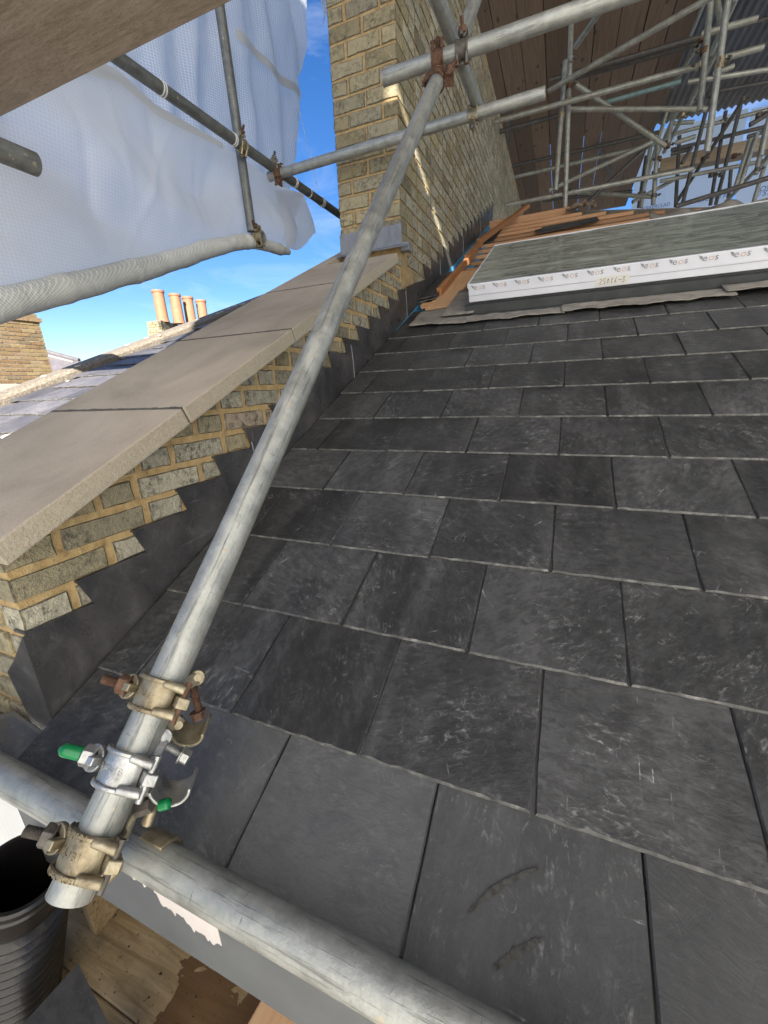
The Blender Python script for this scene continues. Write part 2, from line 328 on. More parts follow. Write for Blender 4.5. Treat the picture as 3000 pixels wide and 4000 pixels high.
def rough_plank():
    mt, nt, b = nmat('rough_plank', .85, 0, .2)
    v = coords(nt, 'obj', (5, 34, 34)); n = noi(nt, v, 1.0, 6, .75, 1.4); fz = noi(nt, coords(nt, 'obj', (60, 110, 110)), 1.0, 4, .8)
    col = ramp(nt, n, [(.28, (.19, .145, .105)), (.5, (.33, .265, .20)), (.75, (.45, .37, .29))])
    col = mix(nt, mth(nt, 'MULTIPLY', ramp(nt, fz, [(.5, (0,)*3), (.7, (1,)*3)]), .5), col, (.16, .12, .09))
    k = nd(nt, 'ShaderNodeTexVoronoi'); dv = nd(nt, 'ShaderNodeVectorMath', operation='ADD'); nt.links.new(coords(nt, 'obj', (2.1, 6, 6)), dv.inputs[0]); nz = nd(nt, 'ShaderNodeTexNoise'); nz.inputs['Scale'].default_value = 5; sc_ = nd(nt, 'ShaderNodeVectorMath', operation='SCALE'); sc_.inputs['Scale'].default_value = .35; nt.links.new(nz.outputs['Color'], sc_.inputs[0]); nt.links.new(sc_.outputs[0], dv.inputs[1]); nt.links.new(dv.outputs[0], k.inputs['Vector']); k.inputs['Scale'].default_value = 1
    col = mix(nt, mth(nt, 'MULTIPLY', ramp(nt, k.outputs['Distance'], [(.05, (1,)*3), (.17, (0,)*3)]), .7), col, (.09, .05, .03))
    nt.links.new(col, b.inputs['Base Color']); bump(nt, b, mth(nt, 'ADD', n, fz), .6, .004); M['rough_plank'] = mt
rough_plank()
wood('batten', (.50, .25, .125), (.64, .36, .20), (.74, .46, .28), (1, 0, 0), knots=False)
wood('stick', (.50, .19, .07), (.64, .29, .12), (.74, .40, .20), (0, 1, 0), knots=False)
wood('ply', (.50, .27, .13), (.66, .40, .22), (.75, .5, .3), (0, 1, 0))
def deck_mat():
    mt, nt, b = nmat('deck_board', .7, 0, .3)
    v = coords(nt, 'pos', (5, 60, 40)); n = noi(nt, v, 1.0, 5, .65, .7)
    col = ramp(nt, n, [(.3, (.21, .15, .08)), (.5, (.32, .24, .135)), (.7, (.42, .33, .21))])
    p = coords(nt, 'pos')
    sc_ = at(800, 3975, z=-.6); sv = nd(nt, 'ShaderNodeVectorMath', operation='DISTANCE'); nt.links.new(p, sv.inputs[0]); sv.inputs[1].default_value = tuple(sc_)
    wet = ramp(nt, mth(nt, 'ADD', mth(nt, 'MULTIPLY', sv.outputs['Value'], 4.0), mth(nt, 'MULTIPLY', mth(nt, 'SUBTRACT', noi(nt, p, 16, 4, .6, .6), .5), 1.1)), [(.40, (1,)*3), (.415, (0,)*3)])
    col = mix(nt, mth(nt, 'MULTIPLY', wet, .8), col, (.085, .036, .012))
    grime = ramp(nt, noi(nt, p, 9, 5, .7), [(.5, (0,)*3), (.75, (1,)*3)]); col = mix(nt, mth(nt, 'MULTIPLY', grime, .6), col, (.1, .075, .05))
    spk = ramp(nt, noi(nt, p, 95, 3, .6), [(.63, (0,)*3), (.68, (1,)*3)]); col = mix(nt, mth(nt, 'MULTIPLY', spk, .7), col, (.05, .04, .03))
    nt.links.new(col, b.inputs['Base Color']); bump(nt, b, n, .3, .002)
    M['deck_board'] = mt
deck_mat()
simple('grey_paint', [(.3, (.105, .112, .115)), (.7, (.14, .148, .15))], 8, .55, bstr=.05)
simple('white_primer', [(.3, (.55, .50, .46)), (.7, (.68, .62, .58))], 14, .7, bstr=.1)
simple('white_pvc', [(.3, (.62, .63, .68)), (.7, (.72, .73, .78))], 6, .4, bstr=.06)
simple('dark_frame', [(.3, (.03, .033, .034)), (.7, (.06, .064, .064))], 10, .5)
simple('felt', [(.3, (.16, .145, .125)), (.5, (.235, .215, .185)), (.75, (.31, .285, .245))], 18, .85, bstr=.5, bdist=.006)
simple('membrane', [(.3, (.05, .24, .42)), (.7, (.09, .34, .55))], 14, .6)
simple('underlay', [(.3, (.07, .075, .07)), (.7, (.13, .135, .12))], 10, .7)
simple('corrugated', [(.3, (.085, .085, .09)), (.6, (.14, .14, .145)), (.8, (.22, .2, .18))], 3, .55, .35, (1, .3, 1), spec=.4)
simple('terracotta', [(.3, (.29, .135, .075)), (.7, (.36, .175, .10))], 6, .75)
simple('roof_tile', [(.3, (.10, .095, .11)), (.7, (.16, .15, .165))], 4, .7)
simple('render_cream', [(.3, (.5, .45, .36)), (.7, (.6, .55, .45))], 4, .8)
simple('lichen', [(.3, (.62, .62, .42)), (.7, (.8, .8, .66))], 40, .9)
simple('white_nylon', [(.3, (.66, .66, .64)), (.7, (.8, .8, .78))], 30, .45)
simple('ground', [(.3, (.09, .09, .08)), (.7, (.16, .15, .13))], .5, .9)
simple('blue_ink', [(.3, (.03, .09, .25)), (.7, (.05, .13, .32))], 10, .6)
simple('grey_ink', [(.3, (.20, .20, .21)), (.7, (.30, .30, .31))], 10, .6)
simple('orange_ink', [(.3, (.62, .42, .36)), (.7, (.68, .47, .40))], 10, .6)
simple('black_ink', [(.3, (.03, .03, .03)), (.7, (.05, .05, .05))], 10, .6)
simple('tape', [(.3, (.62, .60, .55)), (.7, (.70, .68, .62))], 10, .5)
simple('dark_mortar', [(.3, (.06, .055, .048)), (.7, (.16, .14, .115))], 40, .9)
simple('gritty_dirt', [(.3, (.02, .017, .014)), (.7, (.05, .04, .03))], 40, .9)
def film_mat():
    mt, nt, b = nmat('glass_film', .16, 0, .6)
    v = coords(nt, 'pos', (1.0, 9, 9)); n = noi(nt, v, 1.0, 4, .55, .8)
    col = ramp(nt, n, [(.25, (.30, .33, .275)), (.5, (.36, .39, .33)), (.75, (.46, .49, .43))])
    cl = ramp(nt, noi(nt, coords(nt, 'pos', (4, 7, 7)), 1.4, 6, .75, .8), [(.46, (0,)*3), (.66, (1,)*3)])
    col = mix(nt, mth(nt, 'MULTIPLY', cl, .7), col, (.06, .065, .058))
    nt.links.new(col, b.inputs['Base Color']); bump(nt, b, n, .35, .02); b.inputs['Coat Weight'].default_value = .5; b.inputs['Coat Roughness'].default_value = .1
    M['glass_film'] = mt
film_mat()
def sheet_mat(name, cell, film, thread, clear, tint=(.82, .83, .85), plane='yz', wr=.15, trn=.55):
    mt = bpy.data.materials.new(name); mt.use_nodes = True; nt = mt.node_tree; nt.nodes.clear()
    out = nd(nt, 'ShaderNodeOutputMaterial')
    p = nd(nt, 'ShaderNodeNewGeometry').outputs['Position']; sx = nd(nt, 'ShaderNodeSeparateXYZ'); nt.links.new(p, sx.inputs[0])
    ax = {'yz': (1, 2), 'xz': (0, 2)}[plane]
    g = None
    for a in ax:
        t = mth(nt, 'LESS_THAN', mth(nt, 'FRACT', mth(nt, 'MULTIPLY', sx.outputs[a], 1/cell)), .2)
        g = t if g is None else mth(nt, 'MAXIMUM', g, t)
    col = mix(nt, g, film, thread)
    n = noi(nt, coords(nt, 'pos', (6, 6, 2)), 1.6, 4, .6, .6)
    col = mix(nt, mth(nt, 'MULTIPLY', n, .3), col, tint)
    d = nd(nt, 'ShaderNodeBsdfDiffuse'); tr = nd(nt, 'ShaderNodeBsdfTranslucent'); tp = nd(nt, 'ShaderNodeBsdfTransparent'); gl = nd(nt, 'ShaderNodeBsdfGlossy')
    gl.inputs['Roughness'].default_value = .35
    for q in (d, tr): nt.links.new(col, q.inputs['Color'])
    m1 = nd(nt, 'ShaderNodeMixShader'); m1.inputs[0].default_value = trn; nt.links.new(d.outputs[0], m1.inputs[1]); nt.links.new(tr.outputs[0], m1.inputs[2])
    m2 = nd(nt, 'ShaderNodeMixShader'); nt.links.new(mth(nt, 'MULTIPLY', mth(nt, 'SUBTRACT', 1.0, g), clear), m2.inputs[0]); nt.links.new(m1.outputs[0], m2.inputs[1]); nt.links.new(tp.outputs[0], m2.inputs[2])
    m3 = nd(nt, 'ShaderNodeMixShader'); m3.inputs[0].default_value = .05; nt.links.new(m2.outputs[0], m3.inputs[1]); nt.links.new(gl.outputs[0], m3.inputs[2])
    bm = nd(nt, 'ShaderNodeBump'); bm.inputs['Strength'].default_value = wr; bm.inputs['Distance'].default_value = .01; nt.links.new(n, bm.inputs['Height'])
    for q in (d, tr, gl): nt.links.new(bm.outputs[0], q.inputs['Normal'])
    nt.links.new(m3.outputs[0], out.inputs[0]); M[name] = mt
sheet_mat('sheeting', .012, (.83, .84, .865), (.89, .89, .90), .06, (.88, .885, .905), trn=.66)
sheet_mat('wrinkled_sheeting', .014, (.68, .73, .80), (.8, .83, .87), .25, wr=.8)
sheet_mat('sun_diffuser', .012, (.86, .86, .85), (.9, .9, .88), .0, (.88, .88, .87), plane='xz', trn=.75)
sheet_mat('lower_sheeting', .012, (.84, .84, .84), (.88, .88, .87), .0, plane='yz', trn=.4)
sheet_mat('blue_white_sheet', .03, (.74, .81, .93), (.76, .83, .94), .0, (.80, .86, .96), 'xz', trn=.8)
def roll_mat():
    mt = bpy.data.materials.new('roll_sheeting'); mt.use_nodes = True; nt = mt.node_tree; b = nt.nodes['Principled BSDF']; b.inputs['Roughness'].default_value = .45
    p = nd(nt, 'ShaderNodeNewGeometry').outputs['Position']; sx = nd(nt, 'ShaderNodeSeparateXYZ'); nt.links.new(p, sx.inputs[0])
    u = mth(nt, 'ADD', sx.outputs[1], mth(nt, 'ADD', sx.outputs[2], sx.outputs[0])); v = mth(nt, 'SUBTRACT', sx.outputs[1], mth(nt, 'ADD', sx.outputs[2], sx.outputs[0]))
    g_ = mth(nt, 'MAXIMUM', mth(nt, 'LESS_THAN', mth(nt, 'FRACT', mth(nt, 'MULTIPLY', u, 80)), .24), mth(nt, 'LESS_THAN', mth(nt, 'FRACT', mth(nt, 'MULTIPLY', v, 80)), .24))
    n = noi(nt, coords(nt, 'pos', (3, 3, 3)), 2.2, 4, .6, .5)
    film = ramp(nt, n, [(.3, (.34, .35, .325)), (.6, (.5, .51, .48)), (.75, (.64, .64, .61))])
    nt.links.new(mix(nt, g_, film, (.66, .66, .63)), b.inputs['Base Color']); bump(nt, b, n, .5, .03); M['roll_sheeting'] = mt
roll_mat()
sheet_mat('tape_sheet', .012, (.78, .78, .74), (.82, .82, .78), .0)

# ------------------------------------------------------------------ ground
g = MB().box((-400, -400, -8.3), (400, 400, -8.2)).build('ground', M['ground']); tag(g, kind='structure')

# ------------------------------------------------------------------ slate roof
roof = empty('slate_roof', (0, 0, 0), 'dark grey slate roof with battens still bare at its top', 'roof')
GAU = .2108; XA, XB, WP = .121, -.007, .253
def hip(s): return .80+(5.55-s)*CP           # right-hand hip line x for up-slope distance s
mb = MB(); mb.prism([rf(-.02, -.03, -.055), rf(hip(-.03), -.03, -.055), rf(hip(5.55), 5.55, -.055), rf(-.02, 5.55, -.055)], -NV*.03)
under(mb.build('roof_deck', M['underlay']), roof)
mb = MB(); mb.prism([rf(.009, 2.2, -.050), rf(.16, 2.2, -.050), rf(.16, 5.5, -.050), rf(.009, 5.5, -.050)], NV*.004); mb.prism([rf(.0075, 2.2, -.05), rf(.0105, 2.2, -.05), rf(.0105, 5.5, -.05), rf(.0075, 5.5, -.05)], NV*.045); mb.build('membrane_strip', M['membrane'], roof)
def slate_mesh(w, L, seed):
    """local: x across, y up the slope from the tail, z up; ragged dressed tail and sides"""
    r = random.Random(seed); t = .0046; nb, nsd = 16, 8
    out = []
    for i in range(nb+1):
        out.append((-w/2+.002+(w-.004)*i/nb, r.uniform(-.0006, .0007)))
    for i in range(1, nsd+1): out.append((w/2+r.uniform(-.001, .0008), L*i/nsd))
    out.append((-w/2, L))
    for i in range(nsd-1, 0, -1): out.append((-w/2+r.uniform(-.0008, .001), L*i/nsd))
    n = len(out); cx, cy = 0, L/2
    top = [(x*(1-.0020/w*2), (y if y > L-.01 else y+(.0026+r.uniform(-.0009, .0012) if y < .01 else 0)), 0) for x, y in out]
    low = [(x, y, -.0022-(.0008*r.random())) for x, y in out]; bot = [(x, y, -t) for x, y in out]
    mb = MB(); o = top+low+bot; fs = []; mi = []
    for i in range(n):
        j = (i+1) % n; fs += [(i, j, n+j, n+i), (n+i, n+j, 2*n+j, 2*n+i)]
    mb.add(o, [q for q in fs if q[0] % n < nb], 1); mb.f += [q for q in fs if q[0] % n >= nb]; mb.mi += [0]*sum(1 for q in fs if q[0] % n >= nb); mb.add(top, [tuple(range(n))], 0); mb.add(bot, [tuple(range(n))[::-1]], 0)
    return mb
svar = [slate_mesh(.2511, .47, k).mesh('slate', [M['slate'], M['slate_edge']]) for k in range(7)]
smo = [slate_mesh(.2511, .47, 80+k).mesh('slate', [M['smooth_slate'], M['slate_edge']]) for k in range(3)]
tilt = math.atan2(.0050, GAU)
def put_slate(me, x, s, h, parent, dz=0.0, rz=0.0):
    o = link('slate', me, parent)
    up = (SVEC*math.cos(tilt)-NV*math.sin(tilt)); n = (NV*math.cos(tilt)+SVEC*math.sin(tilt)); xx = V((1, 0, 0))
    mm = Matrix((xx, up, n)).transposed().to_4x4() @ Matrix.Rotation(rz, 4, 'Z'); mm.translation = rf(x, s, h+dz); o.matrix_world = mm
    return o
R1 = random.Random(3)
for k in range(11):
    s0 = -.043+GAU*k; base = XA if k % 2 else XB
    # row 0 is at -.043 (set B), row 1 at .168 (set A), ...
    xs = []
    x = base-WP
    while x < 2.55:
        lo, hi = x, x+WP
        x += WP
        if hi < .03: continue
        lo = max(lo, .010)
        if hi-lo < .05: continue
        w = hi-lo-.0022
        me = (smo[R1.randrange(3)] if k == 0 and .2 < lo else svar[R1.randrange(7)]) if hi-lo > .245 else slate_mesh(w, .47, R1.random()).mesh('slate', [M['slate'], M['slate_edge']])
        put_slate(me, (lo+hi)/2+R1.uniform(-.0007, .0007), s0+R1.uniform(-.0022, .0022), 0, roof, R1.uniform(-.0006, .0016), R1.uniform(-.003, .003))
# battens of the bare part
bm_ = 0
for i in range(15):
    s0 = 2.42+.228*i
    if s0 > 5.5: break
    x0 = [.05, .06, .05, .055, .045, .07, .06, .05, .06, .09, .08, .06, .05, .05, .05][i]
    x1 = hip(s0)-.02
    b = MB().box((0, -.022, -.0125), (x1-x0, .022, .0125)).build('batten', M['batten'], roof, bevel=.0015)
    mm = Matrix((V((1, 0, 0)), SVEC, NV)).transposed().to_4x4(); mm.translation = rf(x0, s0, -.038); b.matrix_world = mm
mb = MB(); mb.beam(rf(hip(2.2)+.02, 2.2, -.075), rf(hip(5.5)+.02, 5.5, -.075), .04, .10, NV); mb.build('hip_board', M['felt'], roof)
mb = MB(); mb.beam(rf(.0, 5.56, -.02), rf(.82, 5.56, -.02), .035, .07, NV); mb.build('ridge_board', M['batten'], roof)
# fascia at the eaves with its unpainted patch
fas = MB().box((-.02, -.025, -.25), (3.2, -.004, -.045)).build('fascia_board', M['grey_paint'], roof)
rp = random.Random(12); pts = []
for i in range(46): pts.append((.295+.18*i/45, -.112-rp.choice([0, .002, .005, .011])*(1 if i % 3 else .4)-(.035 if i > 14 else .01*math.sin(i))-(.014 if i > 29 else 0)))
pts += [(.475, -.03), (.285, -.03), (.295, -.07)]
mb = MB(); mb.prism([V((x, -.0264, z)) for x, z in pts], (0, .001, 0)); mb.build('bare_primer_patch', M['white_primer'], fas)
pts = [(.78+.012*i, -.16-rp.uniform(0, .02)) for i in range(6)]+[(.84, -.06), (.78, -.06)]
mb = MB(); mb.prism([V((x, -.0264, z)) for x, z in pts], (0, .001, 0)); mb.build('bare_primer_patch', M['white_primer'], fas)

simple('mud', [(.35, (.035, .032, .026)), (.6, (.075, .072, .066))], 130, .9)
for (pa, pb, pc_, wd) in (((1830, 3570), (1930, 3450), (2110, 3390), .006), ((1925, 3790), (2010, 3720), (2125, 3665), .007)):
    A_, B_, C_ = (at(*q, r=-.0005) for q in (pa, pb, pc_)); mb = MB(); n = 26; vs = []
    for i in range(n+1):
        t = i/n; c = A_*(1-t)**2+B_*2*t*(1-t)+C_*t*t; w_ = wd*math.sin(math.pi*min(1, t*.9+.05))**.6*(.55+.45*noise.noise(V((t*9, pa[0], 0))))
        dd = (C_-A_).normalized(); sd_ = dd.cross(NV); vs += [c-sd_*w_*(1+.5*noise.noise(V((t*30, 1, 0)))), c+sd_*w_*(1+.5*noise.noise(V((t*30, 5, 0))))]
    mb.add(vs, [(2*i, 2*i+1, 2*i+3, 2*i+2) for i in range(n)]); mb.build('mud_mark', M['mud'], roof)

# ------------------------------------------------------------------ parapet wall
BR = random.Random(21)
def clip(poly, a, b, c):       # keep a*y+b*z <= c
    out = []
    for i, p in enumerate(poly):
        q = poly[(i+1) % len(poly)]; dp = a*p[0]+b*p[1]-c; dq = a*q[0]+b*q[1]-c
        if dp <= 0: out.append(p)
        if dp*dq < 0:
            t = dp/(dp-dq); out.append((p[0]+(q[0]-p[0])*t, p[1]+(q[1]-p[1])*t))
    return out
simple('sooty_arris', [(.3, (.035, .03, .022)), (.5, (.12, .10, .065)), (.72, (.30, .25, .16))], 55, .9, detail=6)
def brick_prism(poly, x0, x1, jit=.0016, sub=3, inset=.0024, fr=None):
    f = []
    for a_, b_ in zip(poly, poly[1:]+poly[:1]):
        L = math.hypot(a_[0]-b_[0], a_[1]-b_[1]); k = max(1, min(sub, int(L/.022)))
        for q in range(k): f.append((a_[0]+(b_[0]-a_[0])*q/k+BR.uniform(-jit, jit), a_[1]+(b_[1]-a_[1])*q/k+BR.uniform(-jit, jit)))
    cy = sum(p[0] for p in f)/len(f); cz = sum(p[1] for p in f)/len(f)
    mb = MB(); n = len(f); dx = BR.uniform(-.0015, .0015)
    sh = lambda p, k: (cy+(p[0]-cy)*k, cz+(p[1]-cz)*k)
    ring0 = [V((x0, p[0], p[1])) for p in f]; ring1 = [V((x1-.0022+dx+BR.uniform(-.001, .001), p[0], p[1])) for p in f]
    ins = []
    for p in f:
        d = math.hypot(p[0]-cy, p[1]-cz) or 1; k = max(.2, 1-(inset+BR.uniform(0, .002))/d); ins.append(V((x1+dx+BR.uniform(-.0006, .0006), *sh(p, k))))
    vs = ring0+ring1+ins; fs = []; f2 = []
    for i in range(n):
        j = (i+1) % n; fs.append((i, j, n+j, n+i)); f2.append((n+i, n+j, 2*n+j, 2*n+i))
    fs += [tuple(range(2*n, 3*n))]
    if fr: vs = [fr(p) for p in vs]
    mb.add(vs, fs); mb.f += f2; mb.mi += [1]*n
    return mb
par = empty('parapet_wall', (0, 0, 0), 'low yellow stock brick parapet with sloping coping beside the slates', 'wall')
YE, ZB0, CB = .066, .258, .0605
HCU = .300
mb = MB(); mb.prism([(-.366, YE+.004, -.25), (-.366, 2.158, -.25), (-.366, 2.158, (HCU-.002+2.158*SP)/CP), (-.366, YE+.004, (HCU-.002+YE*SP)/CP)], (.3622, 0, 0)); mb.build('mortar_bed', M['mortar'], par)
JT = .0155
for i in range(-7, 24):
    z0 = ZB0+CB*i+JT/2; z1 = z0+CB-JT
    y = YE; k = 0; off = BR.uniform(0, .02)
    while y < 2.15:
        L = (.095 if (k+i) % 2 else .185)+BR.uniform(-.012, .012)
        if k == 0: L = .1 if i % 2 else .19
        ya, yb = y, min(y+L-JT-.001, 2.154); y += L; k += 1
        if yb-ya < .02: continue
        hm = lambda yy, zz: -yy*SP+zz*CP
        if hm(ya, z1) < .0 or hm(yb, z0) > HCU-.004: continue
        poly = clip([(ya, z0), (yb, z0), (yb, z1), (ya, z1)], -SP, CP, HCU-.006)
        if len(poly) < 3: continue
        ar = abs(sum(poly[q][0]*poly[(q+1) % len(poly)][1]-poly[(q+1) % len(poly)][0]*poly[q][1] for q in range(len(poly))))/2
        if ar < 2e-4: continue
        brick_prism(poly, -.06, .0).build('brick', [M['grey_brick'] if BR.random() < .62 else M['stock_brick'], M['sooty_arris']], par)
# end face of the parapet
for i in range(-8, 2):
    z0 = ZB0+CB*i+JT/2; z1 = z0+CB-JT; x = -.062-(.1 if i % 2 else 0)*0
    xs = [(-.36, -.27), (-.26, -.165), (-.155, -.068)] if i % 2 else [(-.36, -.17), (-.16, -.068)]
    for a, b in xs:
        mb = MB().box((a, YE-.004, z0), (b, YE+.05, z1)); mb.build('brick', M['stock_brick'], par, bevel=.003)
# mortar fillet under the coping
mb = MB(); mb.prism([rf(0, .19, HCU-.012)+V((-.004, 0, 0)), rf(0, 2.42, HCU-.012)+V((-.004, 0, 0)), rf(0, 2.42, HCU)+V((.022, 0, 0)), rf(0, .19, HCU)+V((.022, 0, 0))], NV*.004); mb.build('mortar_fillet', M['mortar'], par)
# coping stones
def coping(s0, s1, x0=-.455, x1=.05):
    mb = MB(); T = .042
    mb.prism([rf(x0, s0, HCU), rf(x1, s0, HCU), rf(x1, s0, HCU+T), rf(x0, s0, HCU+T)], SVEC*(s1-s0))
    o = mb.build('coping_stone', [M['concrete'], M['aggregate']], par, bevel=.003)
    for p in o.data.polygons:
        if abs(p.normal.x) > .9 or abs(p.normal.dot(SVEC)) > .9: p.material_index = 1
    return o
cj = [.190, .657, 1.192, 1.805, 2.30]
for a, b in zip(cj[:-1], cj[1:]): coping(a+.003, b-.003)
coping(2.303, 2.72, -.455, -.375)
coping(2.723, 3.5, -.455, -.375)
mb = MB()
for s in cj[1:4]:
    for q in range(24):
      xa = -.452+.498*q/24; mb.box((xa, s-.0045-.003*abs(noise.noise(V((q*1.7, s, 0)))), HCU+.004), (xa+.0208, s+.0045+.004*abs(noise.noise(V((q*1.3, s, 4)))), HCU+.0425+.0012*noise.noise(V((q*.9, s, 8)))), 0, Matrix((V((1, 0, 0)), SVEC, NV)).transposed().to_4x4())
mb.build('coping_joint', M['dark_mortar'], par)
# stepped lead flashing
def lead_piece(pts, x0, name='lead_flashing', th=.0025):
    mb = MB(); mb.prism([V((x0, y, z)) for y, z in pts], (th, 0, 0))
    for a_, b_ in zip(pts[:-1], pts[1:]):           # lead turned into the joint; dark strip stands in for the recess shadow
        if abs(a_[1]-b_[1]) < .012 and b_[0]-a_[0] > .04: mb.prism([V((x0+th, *a_)), V((-.03, *a_)), V((-.03, *b_)), V((x0+th, *b_))], (0, 0, .0055))
    return mb.build(name, M['lead'], par)
low = lambda y: (y, (-.012+y*SP)/CP)
steps = []
for i in range(15): steps += [(.188+.136*i, .198+.0605*i), (.166+.136*i, .258+.0605*i)]
steps = [(.062, .205)]+steps
ZC = 1.478
for k in range(-2, 16):
    z = ZC+.0735*k; y = (z*CP-.165)/SP
    if y > 2.12: steps += [(y+.026, z-.0735), (y, z)]
ends = [.060, .74, 1.46, 2.2, 2.95, 3.7, 4.5, 5.25]
def cut(y0, y1):
    p = [q for q in steps if y0 <= q[0] <= y1]
    def zt(y):
        for a, b in zip(steps[:-1], steps[1:]):
            if min(a[0], b[0]) <= y <= max(a[0], b[0]) and b[0] > a[0]: return a[1]+(b[1]-a[1])*(y-a[0])/(b[0]-a[0])
        return min(steps, key=lambda q: abs(q[0]-y))[1]
    return [low(y0), (y0, zt(y0+1e-4))]+p+[(y1+.03, zt(y1)+.0), low(y1-.01)]
for i, (a, b) in enumerate(zip(ends[:-1], ends[1:])):
    lead_piece(cut(a, b), .0035+.003*(i % 2))
    if i:                                            # dressed lap where one length covers the next
        q0, q1 = V((.0095, *low(a+.004))), V((.0095, a-.012, low(a)[1]+.145)); MB().sweep([q0, q0.lerp(q1, .5)+V((.001, .003, 0)), q1], .0022, 6).build('lead_lap', M['pale_lead'], par)
# lead return round the parapet end
mb = MB(); mb.prism([V((.006, YE-.009, -.03)), V((-.07, YE-.009, -.05)), V((-.10, YE-.009, .10)), V((-.06, YE-.009, .135)), V((.006, YE-.009, .205))], (0, .003, 0)); mb.build('lead_flashing', M['lead'], par)
mb = MB(); mb.prism([V((.006, YE-.012, -.03)), V((-.075, YE-.10, -.075)), V((-.30, YE-.07, -.06)), V((-.12, YE-.012, .0))], (0, -.002, .003)); mb.build('lead_flashing', M['lead'], par)

simple('ochre_mortar', [(.26, (.14, .09, .04)), (.42, (.33, .225, .105)), (.6, (.42, .30, .145)), (.75, (.5, .37, .2))], 34, .9, bstr=.9, bdist=.008, detail=8)
# ------------------------------------------------------------------ tall gable wall / chimney breast
gab = empty('brick_gable_wall', (0, 2.16, 0), 'tall yellow stock brick wall and chimney breast rising behind the parapet', 'wall')
WT, CH, JG = 3.50, .0735, .0125
zb = lambda k: ZC+CH*k
mb = MB().box((-.366, 2.1655, .2), (-.005, 9.6, WT-.02)); under(mb.build('mortar_bed', M['ochre_mortar']), gab)
cand = []
for k in range(-18, 28):
    z0, z1 = zb(k)+JG/2, zb(k+1)-JG/2
    if z1 > WT: break
    dj = lambda: BR.uniform(-.004, .004)
    if zb(k) > 1.30:
        cols = [(-.37, -.277), (-.277, -.085), (-.085, 0)] if k % 2 == 0 else [(-.37, -.179), (-.179, 0)]
        for a, b in cols:
            a2, b2 = a+(JG/2+dj() if a > -.36 else 0), b-(JG/2+dj() if b < -.01 else 0)
            dep = (.19 if k % 2 == 0 else .092) if b == 0 else .06
            mb = brick_prism([(a2, z0), (b2, z0), (b2, z1), (a2, z1)], -(dep-JG/2), 0, .0018, 3, .004, lambda p: V((p.y, 2.16-p.x, p.z)))
            o = under(mb.build('brick', [M['stock_brick'], M['sooty_arris']]), gab)
    y = 2.16+((.19 if k % 2 == 0 else .092) if zb(k) > 1.30 else (.1 if k % 2 else .19)); n = 0
    while y < 9.55:
        L = .195 if (n+k) % 2 else .1
        n += 1; ya, yb = y+JG/2+dj(), y+L-JG/2+dj(); y += L
        if -yb*SP+z1*CP < -.02 and yb < 5.4: continue
        if zb(k) > WT-.25 and y > 3 and BR.random() < .12: continue       # missing bricks along the ragged top
        cand.append((ya, yb, z0, z1))
def score(c):
    p = V((0, (c[0]+c[1])/2, (c[2]+c[3])/2))-CAM; dp = p.dot(RR[2]); px, py = 1500+FPX*p.dot(RR[0])/dp, 2000+FPX*p.dot(RR[1])/dp
    h = -p.y*SP+p.z*CP+.673
    vis = 0 <= px and py > -40 and h > .08
    return (0 if vis else 1, p.length)
cand.sort(key=score)
rest = MB()
for q, c in enumerate(cand):
    if q < 255:
        under(brick_prism([(c[0], c[2]), (c[1], c[2]), (c[1], c[3]), (c[0], c[3])], -.05, 0, .0016, 2, .003).build('brick', [M['grey_brick'] if BR.random() < .75 else M['stock_brick'], M['sooty_arris']]), gab)
    else:
        j = lambda: BR.uniform(-.002, .002)
        rest.box((-.05, c[0]+j(), c[2]+j()), (j(), c[1]+j(), c[3]+j()))
tag(under(rest.build('brickwork', M['grey_brick']), gab), kind='stuff')
zt = lambda y, h: (h+y*SP)/CP
mb = MB().box((-.374, 2.1535, zt(2.16, .335)), (.004, 2.1575, 1.445)); mb.prism([V((-.38, 2.158, zt(2.158, .345))), V((.052, 2.158, zt(2.158, .345))), V((.052, 2.10, zt(2.10, .345))), V((-.38, 2.10, zt(2.10, .345)))], (0, 0, .003))
under(mb.build('lead_apron', M['pale_lead']), gab)
mb = MB().box((.002, 2.135, zt(2.16, .31)), (.052, 2.185, zt(2.16, .348))); under(mb.build('lead_cap', M['pale_lead'], bevel=.004), gab)
mb = MB().box((-.003, 9.2, 1.0), (.36, 9.6, WT)); under(mb.build('pier', M['mortar']), gab)

# ------------------------------------------------------------------ neighbour's roof
nb = empty('neighbour_roof', (-1.3, 1.2, .5), 'sunlit older grey slate roof beyond the coping, spotted with lichen', 'roof')
np_ = math.atan2(.75, 2.1); ns, nn = V((0, math.cos(np_), math.sin(np_))), V((0, -math.sin(np_), math.cos(np_)))
nbp = lambda x, s, h=0: V((x, 1.18, .612))+ns*s+nn*h
mb = MB(); mb.prism([nbp(-2.2, -1.6, -.02), nbp(-.40, -1.6, -.02), nbp(-.40, 4.4, -.02), nbp(-2.2, 4.4, -.02)], -nn*.05); under(mb.build('roof_deck', M['underlay']), nb)
nvar = [slate_mesh(.246, .40, 50+k).mesh('slate', [M['old_slate'], M['slate_edge']]) for k in range(5)]
for k in range(-5, 22):
    for i in range(8):
        x = -2.03+.25*i+(.125 if k % 2 else 0)
        if x > -.44: continue
        o = link('slate', nvar[R1.randrange(5)]); tl = math.atan2(.008, .2)+R1.uniform(-.006, .006)
        mm = Matrix((V((1, 0, 0)), ns*math.cos(tl)-nn*math.sin(tl), nn*math.cos(tl)+ns*math.sin(tl))).transposed().to_4x4() @ Matrix.Rotation(R1.uniform(-.012, .012), 4, 'Z')
        mm.translation = nbp(x+R1.uniform(-.004, .004), .2*k+R1.uniform(-.006, .006), 0); o.matrix_world = mm; under(o, nb)
